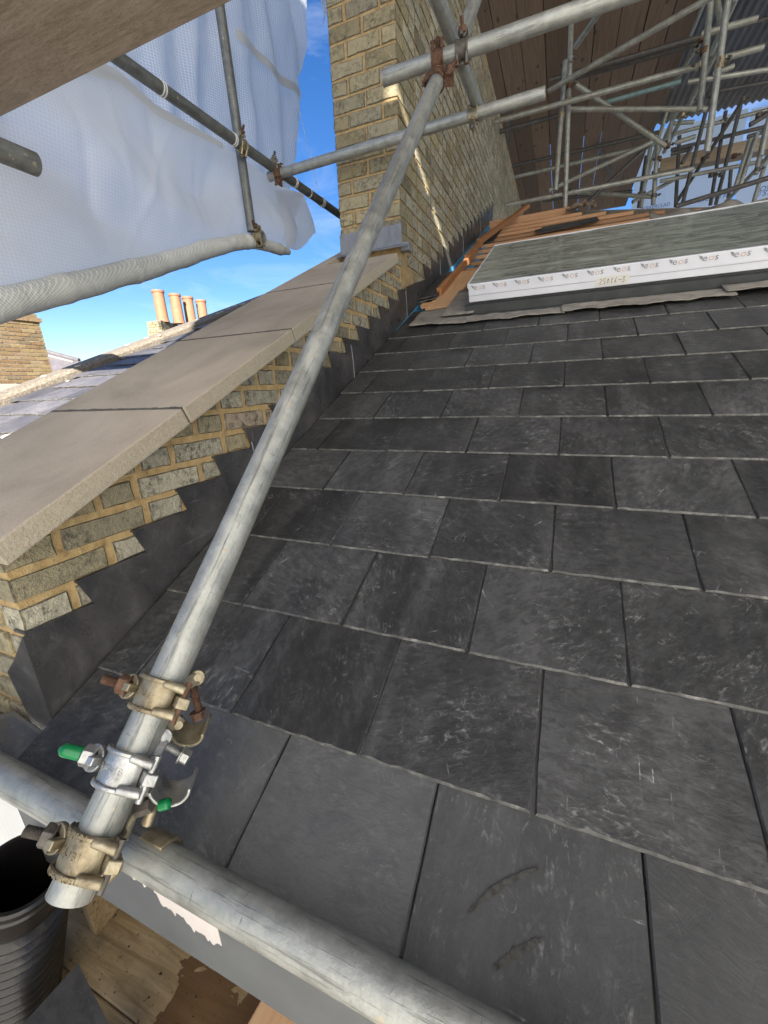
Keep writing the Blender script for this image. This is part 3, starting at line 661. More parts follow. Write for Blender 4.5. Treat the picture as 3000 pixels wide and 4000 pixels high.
mb = MB(); mb.prism([nbp(-2.34, -1.6, -.1), nbp(-2.17, -1.6, -.1), nbp(-2.17, -1.6, .012), nbp(-2.195, -1.6, .032), nbp(-2.32, -1.6, .034)], ns*6.0); under(mb.build('verge_coping', M['verge_concrete']), nb)
RL = random.Random(5)
for i in range(34):
    s = RL.uniform(-.6, 2.6); x = RL.choice([-2.19, -2.25, -2.3, RL.uniform(-2.1, -1.0), RL.uniform(-2.1, -1.4)]); r = RL.uniform(.008, .022)
    c = nbp(x, s, .0335 if x < -2.17 else .0025); mb = MB(); n = 9
    mb.prism([c+V((1, 0, 0))*r*1.3*math.cos(6.28*q/n)*RL.uniform(.7, 1.2)+ns*r*math.sin(6.28*q/n)*RL.uniform(.7, 1.2) for q in range(n)], nn*.002); under(mb.build('lichen_spot', M['lichen']), nb)

# ------------------------------------------------------------------ chimneys beyond
cg = empty('brick_chimney', (-8.4, 4.2, 0), 'warm brown brick chimney stack below the rolled sheet at the left edge', 'chimney')
A = at(175, 1340, x=-8.0); yr = A.y; zt0 = at(155, 1245, x=-8.0).z
mb = MB().box((-8.9, yr-2.3, -3), (-8.012, yr-.012, zt0)); under(mb.build('mortar_bed', M['pale_mortar']), cg)
CBk = .066
for k in range(16):
    z1 = zt0-.07-CBk*k; y = yr-(0 if k % 2 else .11); n = 0
    if k % 2 == 0:
        under(MB().box((-8.1, yr-.1, z1-CBk+.014), (-8.0, yr, z1)).build('brick', M['warm_brick']), cg)
    while y > yr-1.5:
        under(MB().box((-8.1, y-.206, z1-CBk+.014), (-8.0+BR.uniform(-.003, .003), y, z1)).build('brick', M['warm_brick']), cg); y -= .222
for q in range(7): under(MB().box((-8.1, yr+.03-.222*(q+1)+.012, zt0-.065), (-7.96, yr+.03-.222*q, zt0)).build('brick', M['warm_brick']), cg)
for q in range(7): under(MB().box((-8.1, yr-.02-.222*(q+1)+.012, zt0+.004), (-7.99, yr-.02-.222*q, zt0+.065)).build('brick', M['warm_brick']), cg)
fr = empty('hipped_roof', (-14, 9, 0), 'far pitched roof with pale ridge right of the brown brick chimney', 'roof')
a, b, c, d = at(180, 1375, dep=14), at(310, 1410, dep=14), at(190, 1560, dep=13), at(420, 1560, dep=13)
mb = MB(); mb.prism([a, b, d, c], V((-3, 3, -1))); under(mb.build('roof_slope', M['roof_tile']), fr)
mb = MB().cyl(a+V((0, 0, .02)), b+V((0, 0, .02)), .07, 8); under(mb.build('ridge_tile', M['roof_tile']), fr)
mb = MB().cyl(at(186, 1388, dep=13.9), at(285, 1414, dep=13.9), .022, 6); under(mb.build('mortar_line', M['pale_mortar']), fr)
zp = lambda x, y: (500+x*.3014, 1100+y*.3014)
cs = empty('chimney_stack', at(*zp(420, 640), dep=12), 'squat brick chimney stack carrying a row of terracotta pots', 'chimney')
p0 = at(*zp(420, 500), dep=12); p1 = at(*zp(770, 520), dep=13.6); p2 = at(*zp(250, 515), dep=12.15)
ex = (p2-p0); ex.z = 0; ey = (p1-p0); ey.z = 0; ztop = p0.z
ey = ey.normalized()*3.0
mb = MB(); mb.prism([p0+V((0, 0, -.03)), p2+V((0, 0, p0.z-p2.z-.03)), p2+ey+V((0, 0, p0.z-p2.z-.03)), p0+ey+V((0, 0, -.03))], (0, 0, -1.6)); under(mb.build('mortar_bed', M['pale_mortar']), cs)
fx, fy = ex.normalized(), ey.normalized()
for k in range(9):
    z = ztop-.03-.075*k
    off = .06 if 3 <= k <= 4 else .02
    for side, (u, v, Ln) in enumerate(((fx, -fy, ex.length), (fy, -fx, 2.6))):
        q = -.02+(.0 if (k+side) % 2 else -.1)
        while q < Ln:
            a0 = max(q, -.02); b0 = min(q+.205, Ln+.02); q += .22
            if b0-a0 < .04: continue
            base = V((p0.x, p0.y, 0)); A_ = base+u*a0+v*off; B_ = base+u*b0+v*off
            mb = MB(); mb.prism([A_+V((0, 0, z)), B_+V((0, 0, z)), B_-v*.1+V((0, 0, z)), A_-v*.1+V((0, 0, z))], (0, 0, -.064)); under(mb.build('brick', M['stock_brick']), cs)
capc = MB(); capc.prism([p0-fx*.02-fy*.02, p0+ex+fx*.02-fy*.02, p0+ex+ey, p0+ey-fx*.02], (0, 0, -.028)); under(capc.build('capping', M['verge_concrete']), cs)
nm = ['leftmost and tallest-looking', 'second from the left', 'third from the left', 'rightmost, half hidden']
for i, (bx, by, tx, ty, dp) in enumerate([(450, 480, 395, 140, 12.25), (660, 508, 618, 185, 12.75), (820, 520, 783, 220, 13.3), (985, 540, 957, 260, 13.8)]):
    b0 = at(*zp(bx, by), dep=dp); top = at(*zp(tx, ty), dep=dp); h = (top.z-b0.z)*.99; r = .165
    b0 = V((b0.x, b0.y, ztop-.02)) if i == 0 else V((b0.x, b0.y, min(b0.z, ztop)))
    h = max(.6, top.z-b0.z)
    po = empty('chimney_pot', b0, f'terracotta chimney pot on the far stack, {nm[i]} of four', 'chimney pot', 'terracotta pots on the far chimney')
    prof = [(r*1.12, 0), (r*1.1, .03), (r*.98, .1), (r*.93, h*.85), (r*.93, h-.06)]
    mb = MB(); n = 24
    vs = [(q*math.cos(6.2832*k/n), q*math.sin(6.2832*k/n), z) for q, z in prof for k in range(n)]
    mb.add(vs, [(j*n+k, j*n+(k+1) % n, (j+1)*n+(k+1) % n, (j+1)*n+k) for j in range(len(prof)-1) for k in range(n)])
    pb = mb.build('pot_body', M['terracotta'], po, 60)
    mb = MB().pipe((0, 0, h-.06), (0, 0, h), r*1.06, .05, 24); mb.build('rim', M['terracotta'], pb, 60)

# ------------------------------------------------------------------ scaffold tubes
RT = .02415
TUBES = []
def tube(p, q, label, mat='galvanised', group='scaffold tubes', r=RT, n=20, name='scaffold_tube'):
    p, q = V(p), V(q); L = (q-p).length
    me = MB().pipe((0, 0, 0), (0, 0, L), r, .004, n).mesh(name, M[mat], 60)
    o = link(name, me); o.location = p; o.rotation_euler = (q-p).to_track_quat('Z', 'Y').to_euler()
    return tag(o, label, 'scaffold tube', group)
EAV = V((0, -.054, .035))
tube((-.9, EAV.y, EAV.z), (2.6, EAV.y, EAV.z), 'thick galvanised tube running along the eaves across the bottom', n=32)
rk0, rk1 = at(271, 3504, x=.40), at(1714, 301, x=.40)
tube(rk0, rk1, 'long sloping galvanised tube crossing the picture from lower left to top', n=32)
TA0 = at(1497, 325, y=1.53); TAz = at(1760, 215, y=1.53).z
tube((TA0.x, 1.53, TAz), (2.4, 1.53, TAz+.0), 'tube ending in front of the chimney, upper of two crossing it', n=28)
TBz = at(1600, 525, y=2.07).z
tube((at(1052, 692, y=2.07).x, 2.07, TBz-.012), (at(2130, 360, y=2.07).x, 2.07, TBz+.010), 'lower level tube crossing the chimney from sheet to open right end', n=28)
TC0, TC1 = at(1712, 5, z=1.765), at(1872, 430, z=1.845)
d = (TC0-TC1).normalized()
tube(TC1-d*.06, TC0+d*.9, 'short tube joining the two chimney tubes, leaning in from the top edge', n=28)
tube(at(1808, 130, y=1.66), at(1880, -60, y=1.95), 'tube stub leaning up right behind the rusty clamps', n=24)
LX, LZ = -.72, 1.81
led = lambda y: LZ-.02+.03*(y-.75)/2.85
tube((LX, .75, LZ-.02), (LX, 3.6, LZ+.01), 'dull grey ledger tube that the white sheet is tied to', 'dull_tube', n=24)
st0, st1 = at(984, 905, x=-.775), at(855, 5, x=-.775)
tube(st0, st1+(st1-st0)*.9, 'dull upright tube standing in front of the white sheet', 'dull_tube', n=24)
a, b = at(1040, 920, x=-.70), None
tube(V((-.72, a.y, a.z)), V((-1.25, a.y+.02, a.z)), 'tube end poking out at the foot of the upright', 'galvanised', n=20)
tl1 = at(138, 642, x=-.3); tube(V((-.3, -.6, tl1.z)), tl1, 'dark tube end sticking in from the left edge over the sheet', 'dull_tube', n=24)

# ------------------------------------------------------------------ couplers
def hexnut(mb, c, ax, r, h):
    return mb.cyl(V(c)-V(ax)*h/2, V(c)+V(ax)*h/2, r, 6)
def bolt(mb, p, ax, L, r=.0065, pitch=.0022):
    ax = V(ax).normalized(); p = V(p); n = int(L/pitch); pts = []; rr = []
    for i in range(n+1):
        for dd, q in ((0, r), (pitch*.5, r*.82)): pts.append(p+ax*(i*pitch+dd)); rr.append(q)
    return mb.sweep(pts, rr, 12)
def coupler(c, ax, out, side, body, steel, label, group, cap=None, name='scaffold_coupler', fine=True, second=None, text=()):
    """clamp on a tube: c on the tube axis, out = face of the flap, side = where the bolt is"""
    c, ax, out, side = V(c), V(ax).normalized(), V(out).normalized(), V(side).normalized()
    side = (side-ax*side.dot(ax)).normalized(); out = ax.cross(side) if ax.cross(side).dot(out) > 0 else side.cross(ax)
    e = empty(name, c, label, 'coupler', group)
    sgn = 1 if ax.cross(out).dot(side) > 0 else -1
    aa = lambda x: x*sgn
    K = lambda mb, nm, mt, **k: under(mb.build(nm, mt, **k), e)
    n = 16 if fine else 8
    mb = MB(); mb.arc(c, ax, out, .0246, .0292, aa(-82), aa(70), .042, n)
    if fine:
        for w in (-.0185, .0185): mb.arc(c+ax*w, ax, out, .029, .0328, aa(-84), aa(66), .006, n)
        hp = c+out*.012-side*.036      # hinge lugs of the flap
        for w in (-.017, .017): mb.sweep([c+ax*w-side*.020+out*.0225, c+ax*w*.95-side*.034+out*.016, hp+ax*w*.9-side*.010-out*.003], [.0052, .0058, .0062], 10)
    flap = K(mb, 'flap', M[body], smooth=45, bevel=.0018 if fine else None)
    mb = MB(); mb.arc(c, ax, -out, .0246, .0315, -88, 88, .042, n)
    if fine:
        mb.beam(c-side*.026-out*.008, c-side*.05+out*.008, .016, .014, ax)
        mb.beam(c+side*.026-out*.004, c+side*.056-out*.010, .034, .009, ax)
    K(mb, 'saddle', M[body], smooth=45, bevel=.0018 if fine else None)
    bc = c+side*.043
    if fine:
        mb = MB(); 
        mb.arc(bc+out*.014, out, side, .0075, .016, 40, 320, .008, 14); mb.beam(c+side*.026+out*.016, c+side*.036+out*.017, .034, .010, ax)
        K(mb, 'bolt_fork', M[body], smooth=45, bevel=.0012)
    bd = (out*.55+side*.83).normalized()
    q0 = c+side*.036+out*.008
    mb = MB(); bolt(mb, q0-bd*.012, bd, .058 if fine else .05); bo_ = K(mb, 'bolt', M[steel], smooth=50)
    mb = MB(); hexnut(mb, q0+bd*.018, bd, .0135, .013); mb.cyl(q0+bd*.0095, q0+bd*.0115, .0155, 18); under(mb.build('nut', M[steel], bevel=.001 if fine else None), bo_)
    if cap:
        mb = MB(); pts = [q0+bd*(.026+i*.004) for i in range(8)]; mb.sweep(pts, [.0084]*6+[.007, .003], 14); under(mb.build('bolt_cap', M[cap], smooth=60), bo_)
    if fine:
        mb = MB().cyl(c-side*.044+out*.006-ax*.025, c-side*.044+out*.006+ax*.025, .0042, 12); K(mb, 'hinge_pin', M[steel], smooth=50)
        tm = M[body]
        for tx, row, sz in text:
            w = textmesh(tx, sz); W_ = max(v.co.x for v in w.vertices); bpy.data.meshes.remove(w)
            r0 = {0: .0294}.get(row, .0330)
            def fn(x, y, z, r0=r0, row=row, W_=W_, sz=sz):
                th = (x-W_/2)/r0; u = out*math.cos(th)-side*math.sin(th)
                return c+u*(r0+z)+ax*(row*.0185+(y-sz*.35))
            under(place_text(tx, sz, fn, M['silver_zinc'] if body == 'silver_zinc' else M['gold_zinc'], 'raised_lettering', None, 0, .0006), flap)
    if second: second(e, c, ax, out, side, K)
    return e
RA = (rk1-rk0).normalized(); RO = V((0, -RA.z, RA.y)); RS = V((-1, 0, 0))
def on_raker(px, py):
    p = at(px, py, x=.40); return rk0+RA*(p-rk0).dot(RA)
def anchor(c, dd):
    d0 = (c-CAM).dot(RR[2])+dd; return lambda x, y, k=0.0: at(x, y, dep=d0+k)
def sec_fixed(e, c, ax, out, side, K):        # second half closed on the eaves tube below
    q = V((c.x, EAV.y, EAV.z)); xa = V((1, 0, 0)); P = anchor(c, .045)
    mb = MB(); mb.arc(q+xa*.028, xa, V((0, .97, .1)), .0246, .0295, -70, 85, .040, 16); K(mb, 'lower_saddle', M['gold_zinc'], smooth=45, bevel=.0015)
    mb = MB(); mb.sweep([P(478, 3278, -.02), P(500, 3225, -.01), P(530, 3165), P(548, 3125, .01)], [.0075, .0065, .0055, .0065], 8); mb.sweep([P(575, 3215), P(592, 3165), P(604, 3135, .01)], [.007, .0065, .0055], 8); K(mb, 'link_arm', M['gold_zinc'], smooth=50)
    mb = MB(); hexnut(mb, P(565, 3150), (P(600, 3140)-P(540, 3160)).normalized(), .010, .022); K(mb, 'nut', M['dark_steel'])
    a_, b_ = P(626, 3147), P(668, 3136); dd = (b_-a_)
    mb = MB(); mb.sweep([a_+dd*t for t in (0, .2, .4, .6, .75, .88, 1)], [.0068]*5+[.0055, .002], 14); K(mb, 'bolt_cap', M['green_plastic'], smooth=60)
    mb = MB(); mb.sweep([P(448, 3390, -.01), P(430, 3415, -.01), P(405, 3440, -.01)], [.009, .0085, .006], 8); K(mb, 'lower_lug', M['gold_zinc'], smooth=50)
def sec_open(body, steel, rusty, lug, b0, b1, nut, riv, cen, rad, root):
    def f(e, c, ax, out, side, K):            # second half hanging open like a hook
        P = anchor(c, .028); vd = (c-CAM).normalized(); rt, up = RR[0], -RR[1]
        k = P(*cen); ha = (vd*.72+rt*.25+up*.45).normalized(); hd = (-up*.85+rt*.1).normalized()
        mb = MB(); mb.arc(k, ha, hd, rad-.0045, rad, -80, 95, .040, 16); mb.beam(P(*root, -.012), P(*riv), .020, .014, vd); K(mb, 'open_saddle', M[body], smooth=45, bevel=.0015)
        r_ = P(*riv); mb = MB(); mb.cyl(r_-vd*.006, r_-vd*.011, .0055, 14); K(mb, 'rivet', M[body], smooth=60)
        l_ = P(*lug); mb = MB(); mb.beam(c-side*.020-out*.010+ax*.018, l_, .018, .011, vd); mb.cyl(l_-vd*.006, l_+vd*.006, .0105, 16); K(mb, 'upper_lug', M[body], smooth=45, bevel=.0015)
        mb = MB(); mb.cyl(l_-vd*.006, l_-vd*.0095, .0052, 12); K(mb, 'rivet', M[body], smooth=60)
        s_, t_ = P(*b0, .004), P(*b1, .004); bd = (t_-s_).normalized()
        mb = MB(); bolt(mb, s_-bd*.008, bd, (t_-s_).length+.012, .0055); K(mb, 'hanging_bolt', M[rusty], smooth=50)
        n_ = P(*nut, .004); mb = MB(); hexnut(mb, n_+bd*.004, bd, .0098, .010); mb.cyl(n_-bd*.003, n_-bd*.001, .0115, 18); K(mb, 'hanging_nut', M[steel], bevel=.0008)
    return f
SILV = sec_open('silver_zinc', 'silver_zinc', 'silver_zinc', (640, 2880), (655, 2914), (712, 2945), (715, 2950), (580, 3092), (680, 3040), .0265, (540, 3070))
GOLD = sec_open('gold_zinc', 'rust', 'rust', (770, 2648), (758, 2700), (776, 2768), (773, 2785), (697, 2832), (748, 2828), .0225, (655, 2800))
coupler(on_raker(325, 3325), RA, RO, RS, 'gold_zinc', 'dark_steel', 'gold coloured coupler clamping the sloping tube to the eaves tube', 'couplers on the sloping tube', None, second=sec_fixed, text=(('EN0121', 1, .0105), ('74-1B1', 0, .011), ('DROP FORGED', -1, .0080)))
coupler(on_raker(476, 3000), RA, RO, RS, 'silver_zinc', 'silver_zinc', 'silver coupler with a bright green bolt cap on the sloping tube', 'couplers on the sloping tube', 'green_plastic', second=SILV, text=(('EN74-1B', 0, .0105),))
coupler(on_raker(600, 2712), RA, RO, RS, 'gold_zinc', 'rust', 'dull gold coupler with a rusty bolt, topmost of three above the eaves', 'couplers on the sloping tube', None, second=GOLD, text=(('5804', 0, .0105), ('1/74-B', -1, .0085)))
X1, Y1, Z1 = V((1, 0, 0)), V((0, 1, 0)), V((0, 0, 1))
G2 = 'couplers on the upper tubes'
tax = at(1715, 232, y=1.53).x
coupler((tax, 1.53, TAz), X1, V((0, -.9, -.4)), V((0, .35, -.9)), 'rust', 'rust', 'rusty red-brown coupler on the upper tube above the sloping tube head', G2)
coupler((tax+.085, 1.53, TAz), X1, V((0, -.9, .1)), V((0, .1, 1)), 'dark_steel', 'rust', 'dark rusty coupler gripping the upper tube right of the red one', G2)
coupler((at(1850, 440, y=2.07).x, 2.07, TBz), X1, V((0, -.9, -.3)), V((0, -.2, -1)), 'gold_zinc', 'dark_steel', 'yellowish coupler hanging from the lower chimney tube', G2)
coupler(rk1-RA*.03, RA, RO, V((1, 0, 0)), 'rust', 'rust', 'rusty coupler round the head of the sloping tube', G2)
lp = at(940, 560, x=LX)
coupler((LX, lp.y, led(lp.y)), Y1, V((.8, -.5, 0)), Z1, 'gold_zinc', 'rust', 'weathered coupler where the upright crosses the ledger', G2)
lp = at(1075, 668, x=LX)
coupler((LX+.0, lp.y, led(lp.y)), Y1, V((.6, -.6, .3)), V((-.3, 0, 1)), 'gold_zinc', 'dark_steel', 'small yellow coupler on the ledger above the level tube end', G2)
coupler((at(1092, 685, y=2.07).x, 2.07, TBz-.012), X1, V((0, -1, .1)), V((0, -.2, -1)), 'rust', 'rust', 'rusty coupler at the left end of the lower chimney tube', G2)
coupler((-.745, a.y, a.z), X1, V((.2, -1, .3)), V((0, -.2, 1)), 'gold_zinc', 'rust', 'coupler at the foot of the upright beside the tube end', G2)

# ------------------------------------------------------------------ white sheeting
def pl(pts, t):         # polyline by parameter
    n = len(pts)-1; i = min(int(t*n), n-1); f = t*n-i; return pts[i].lerp(pts[i+1], f)
SX = -.815
Q = lambda x, y: at(x, y, x=SX)
topl = [Q(-420, 120), Q(0, 160), Q(300, 205), Q(450, 255), Q(600, 398), Q(740, 478), Q(865, 548), Q(1000, 650), Q(1110, 728), Q(1195, 755)]
botl = [Q(-420, 1270), Q(0, 1165), Q(250, 1100), Q(400, 1060), Q(560, 1018), Q(700, 980), Q(830, 942), Q(960, 918), Q(1080, 960), Q(1130, 985)]
def shf(u, v):
    p = pl(botl, u).lerp(pl(topl, u), v)
    w = math.sin(v*math.pi)
    d = noise.noise(V((p.y*1.6+p.z*1.2, p.z*2.6, 3)))*.13*w + noise.noise(V((p.y*7, p.z*3.5, 9)))*.02*w
    ua = 6/9
    cr = abs(u-ua)                                  # crease hanging from the tie left of the upright
    d += -.05*math.exp(-cr/.035)*(.35+.65*v)*w + .03*math.exp(-((u-ua-.09)/.04)**2)*w
    ub_ = 4/9; d += -.05*math.exp(-abs(u-ub_-(1-v)*.10)/.03)*max(0, v-.35)*1.3*(1-v*.3)
    for (u0, sl_, am, wd, lo_) in ((.30, .16, .05, .014, .0), (.52, -.12, .045, .012, .1), (.60, .05, -.05, .010, .0), (.78, -.08, .05, .010, .2), (.86, .06, .045, .009, .0), (.16, .22, -.05, .016, .1)):
        d += .5*am*math.exp(-abs(u-u0-sl_*(1-v))/wd)*w*(.4+.6*noise.noise(V((u0*40, v*2.5, 1))))
    d += .016*abs(noise.noise(V((p.y*5+p.z*3, p.z*6-p.y*2, 12))))*w
    return p+V((-.012+d, 0, 0))
sh = empty('white_sheeting', at(600, 1060, x=SX), 'large white reinforced sheet tied to the ledger, its bottom edge rolled up', 'sheeting')
under(MB().grid(shf, 110, 60).build('sheet_panel', M['sheeting'], smooth=80), sh)
roll = [Q(-420, 1300), Q(0, 1193), Q(100, 1168), Q(271, 1125), Q(360, 1100), Q(447, 1077), Q(560, 1047), Q(677, 1014), Q(760, 990), Q(839, 967), Q(900, 952), Q(950, 945), Q(990, 950), Q(1040, 965), Q(1090, 980), Q(1118, 988)]
rp_, rr_ = [], []
for i in range(150):
    t = i/149; p = pl(roll, t); rp_.append(p+V((.02, 0, noise.noise(p*7)*.008))); rr_.append((.050-.021*t+.003*noise.noise(p*6)+.002*noise.noise(p*25)+.005*(1-abs(math.sin(t*17)))**6)*(1 if t < .9 else 1-(t-.9)*4))
under(MB().sweep(rp_, rr_, 18).build('rolled_edge', M['roll_sheeting'], smooth=80), sh)
tail = [at(1195, 752, x=SX), at(1215, 830, x=SX), at(1236, 922, x=SX), at(1185, 935, x=SX), at(1130, 925, x=SX), at(1110, 985, x=SX), at(1080, 950, x=SX)]
t0, t1 = [at(1060, 735, x=SX), at(1195, 752, x=SX)], [at(1090, 985, x=SX), at(1180, 930, x=SX)]
def tf(u, v):
    A_, B_, C_, D_ = at(1080, 735, x=SX), at(1195, 752, x=SX), at(1238, 925, x=SX), at(1115, 985, x=SX)
    p = (A_.lerp(B_, u)).lerp(D_.lerp(C_, u), v); p.z += .03*math.sin(u*9)*v*v
    return p+V((.0+.035*math.sin(u*7+v*2)*v-.02, 0, 0))
under(MB().grid(tf, 24, 24).build('loose_corner', M['sheeting'], smooth=80), sh)
def hf(u, v):
    p = pl(topl[1:7], u); return p+V((.006, 0, -.01-.055*v*(1-.5*u)))
under(MB().grid(hf, 60, 2).build('hem_tape', M['tape_sheet'], smooth=80), sh)
tp = [(at(150, 245, x=SX+.006), at(180, 292, x=SX+.006)), (at(420, 300, x=SX+.006), at(440, 350, x=SX+.006)), (at(590, 395, x=SX+.006), at(600, 430, x=SX+.006)), (at(680, 465, x=SX+.006), at(700, 520, x=SX+.006)), (at(860, 548, x=SX+.006), at(850, 590, x=SX+.006))]
UX = -1.35
ut = [at(120, -500, x=UX), at(700, -500, x=UX), at(1230, -480, x=UX)]
ub = [at(60, 160, x=UX), at(640, 480, x=UX), at(1135, 760, x=UX)]
def uf(u, v):
    p = pl(ub, u).lerp(pl(ut, u), v)
    if u > .97: p += V((0, noise.noise(V((0, 0, p.z*9)))*.03, 0))
    d = .03*math.sin(p.y*23+3*noise.noise(V((p.y*3, p.z*1.5, 0)))) + .05*noise.noise(V((p.y*2, p.z*2, 5)))+.014*noise.noise(V((p.y*14, p.z*5, 7)))
    return p+V((d, 0, 0))
us = empty('upper_white_sheet', at(800, 300, x=UX), 'wrinkled see-through white sheet hanging behind and above the ledger', 'sheeting')
under(MB().grid(uf, 120, 90).build('sheet_panel', M['wrinkled_sheeting'], smooth=80), us)
def uf2(u, v):
    A_, B_ = at(905, 160, x=UX), at(1168, 400, x=UX); p = A_.lerp(B_, u)
    p += V((.035+.012*math.sin(u*17), 0, .06*v+.012*math.sin(u*8))); return p
under(MB().grid(uf2, 40, 2).build('sheet_tape', M['tape_sheet'], smooth=80), us)
us2 = MB().grid(lambda u, v: at(1262+30*u-10*v*(1-u), -200+300*v*(1-.55*u), y=2.9)+V((0, .04*math.sin(v*9), 0)), 6, 20).build('sheet_corner', M['wrinkled_sheeting'], smooth=80)
tag(us2, 'scrap of white sheet hanging at the top left corner of the chimney', 'sheeting')
ls = MB().grid(lambda u, v: V((-1.05+.04*math.sin(u*20), -.9+2.4*u, -2.6+1.9*v)), 40, 20).build('lower_white_sheet', M['lower_sheeting'], smooth=80)
tag(ls, 'bright white sheet below the eaves tube at the left edge', 'sheeting')
# unseen sheets added behind the camera to diffuse the sun; slot leaves a streak
def front(x0, x1, z0, z1, label, ny=-1.7):
    o = MB().grid(lambda u, v: V((x0+(x1-x0)*u, ny+.03*math.sin(u*40)*math.sin(v*3.1416), z0+(z1-z0)*v)), 40, 12).build('sun_diffuser', M['sun_diffuser'], smooth=80)
    return tag(o, label, 'sheeting', 'unseen sheets added to diffuse the sun')
front(.25, 7, -2.5, 3.845, 'tall unseen white sheet added behind the camera to diffuse the sun')
front(2.9, 7, 3.845, 6.2, 'upper unseen sheet added to diffuse the sun, right part')
front(2.06, 2.9, 3.895, 6.2, 'upper unseen sheet added to diffuse the sun, middle part above a slot')
front(.25, 2.06, 3.845, 6.2, 'upper unseen sheet added to diffuse the sun, left part')
# cable ties and string
def tie(px, py, lab, twin=1):
    p = at(px, py, x=LX); c = V((LX, p.y, led(p.y))); e = MB()
    for k in range(twin): e.arc(c+V((0, .013*k, .0)), V((0.05*k, 1, .06)), V((0, 0, 1)), .0247, .0275, 0, 359, .0045, 24)
    o = e.build('cable_tie', M['white_nylon'], smooth=50); o['label'] = lab; tag(o, lab, 'cable tie', 'white ties round the ledger tube')
tie(625, 345, 'white tie on the ledger nearest the timber plank', 2)
tie(905, 525, 'white tie on the ledger just left of the upright', 2)
tie(1145, 695, 'white tie under the end of the lower chimney tube', 2)
tie(1205, 745, 'single white tie on the ledger above the loose sheet corner', 1)
tie(1252, 775, 'triple white tie on the ledger next to the chimney', 3)
o = MB().sweep([at(1165, 410, y=2.95), at(1200, 560, y=2.9), at(1243, 745, x=LX)], .0016, 6).build('string', M['white_nylon']); tag(o, 'thin string running down from the wrinkled sheet to the ledger', 'string')

# ------------------------------------------------------------------ near plank overhead
bz = 1.45
for i, (y1, lab) in enumerate([(.733, 'grey-brown timber plank close overhead in the top left corner'), (.50, 'second timber plank beside the close overhead one')]):
    o = MB().box((-1.95, -.2285, 0), (1.95, 0, .038)).build('scaffold_board', M['rough_plank'], bevel=.004); o.location = (-.9 if i == 0 else -.95, y1, bz)
    tag(o, lab, 'plank', 'planks of the lift overhead')

# ------------------------------------------------------------------ rooflight
RLt = empty('rooflight', rf(.395, 2.32, 0), 'large rooflight with film covered glass and printed white edge', 'rooflight')
FR = lambda x, s, h: rf(x, s, h)
RX0, RX1, RS0, RS1, RH0, RH1 = .393, 2.45, 2.322, 3.25, .062, .147
def rbox(x0, x1, s0, s1, h0, h1, name, mat, parent, bevel=None):
    mb = MB(); mm = Matrix((X1, SVEC, NV)).transposed().to_4x4(); mb.box((x0, s0, h0), (x1, s1, h1), 0, mm); return under(mb.build(name, mat, bevel=bevel), parent)
rbox(RX0+.012, RX1, RS0+.012, RS1-.01, -.03, RH0, 'kerb', M['dark_frame'], RLt)
FPf = rbox(RX0, RX1, RS0, RS0+.06, RH0, RH1, 'front_profile', M['white_pvc'], RLt, .002)
rbox(RX0, RX0+.05, RS0+.061, RS1, RH0, RH1-.001, 'side_profile', M['white_pvc'], RLt, .002)
rbox(RX0, RX1, RS1-.05, RS1, RH0, RH1-.001, 'back_profile', M['white_pvc'], RLt, .002)
for dh in (.030, .036): rbox(RX0-.0004, RX1, RS0-.0012, RS0, RH0+dh, RH0+dh+.0014, 'film_crease', M['grey_ink'] if dh == .03 else M['white_pvc'], RLt)
def glassf(u, v):
    x = RX0+.006+(RX1-RX0)*u; s = RS0+.012+(RS1-RS0-.014)*v
    return rf(x, s, RH1+.004+.0025*noise.noise(V((x*3, s*16, 0)))+.0012*noise.noise(V((x*12, s*40, 4))))
under(MB().grid(glassf, 120, 90).build('glass_pane', M['glass_film'], smooth=80), RLt)
rbox(RX0-.002, RX1, RS1-.004, RS1+.004, RH1-.01, RH1+.007, 'film_edge', M['white_pvc'], RLt)
rbox(RX0-.004, RX0+.004, RS0, RS1, RH1-.02, RH1+.0045, 'film_edge', M['white_pvc'], RLt)
# base flashing under the front
rbox(RX0-.03, RX1, RS0-.055, RS0+.01, .004, .012, 'sill_flashing', M['dark_frame'], RLt)
rbox(RX0-.02, RX1, RS0-.02, RS0+.01, .0121, .05, 'sill_upstand', M['dark_frame'], RLt)
# printed film logos on the front edge
for i in range(16):
    x0 = RX0+.012+.107*i; 
    if x0 > RX1-.1: break
    hz = RH1-.0285
    e0 = lambda x, y, z, x0=x0: rf(x0+x, RS0-.0016-z, hz+y)
    mb = MB(); mb.prism([e0(.000, .024, 0), e0(.015, .019, 0), e0(.015, .006, 0), e0(.008, .012, 0)], -SVEC*.0003); lg = under(mb.build('logo_wing', M['grey_ink']), FPf)
    for ch, off, mt in (('e', .015, 'grey_ink'), ('o', .036, 'orange_ink'), ('s', .058, 'grey_ink')):
        under(place_text(ch, .036, lambda x, y, z, off=off, e0=e0: e0(off+x*1.05, y+.001, z), M[mt], 'logo_letter', None), FPf)
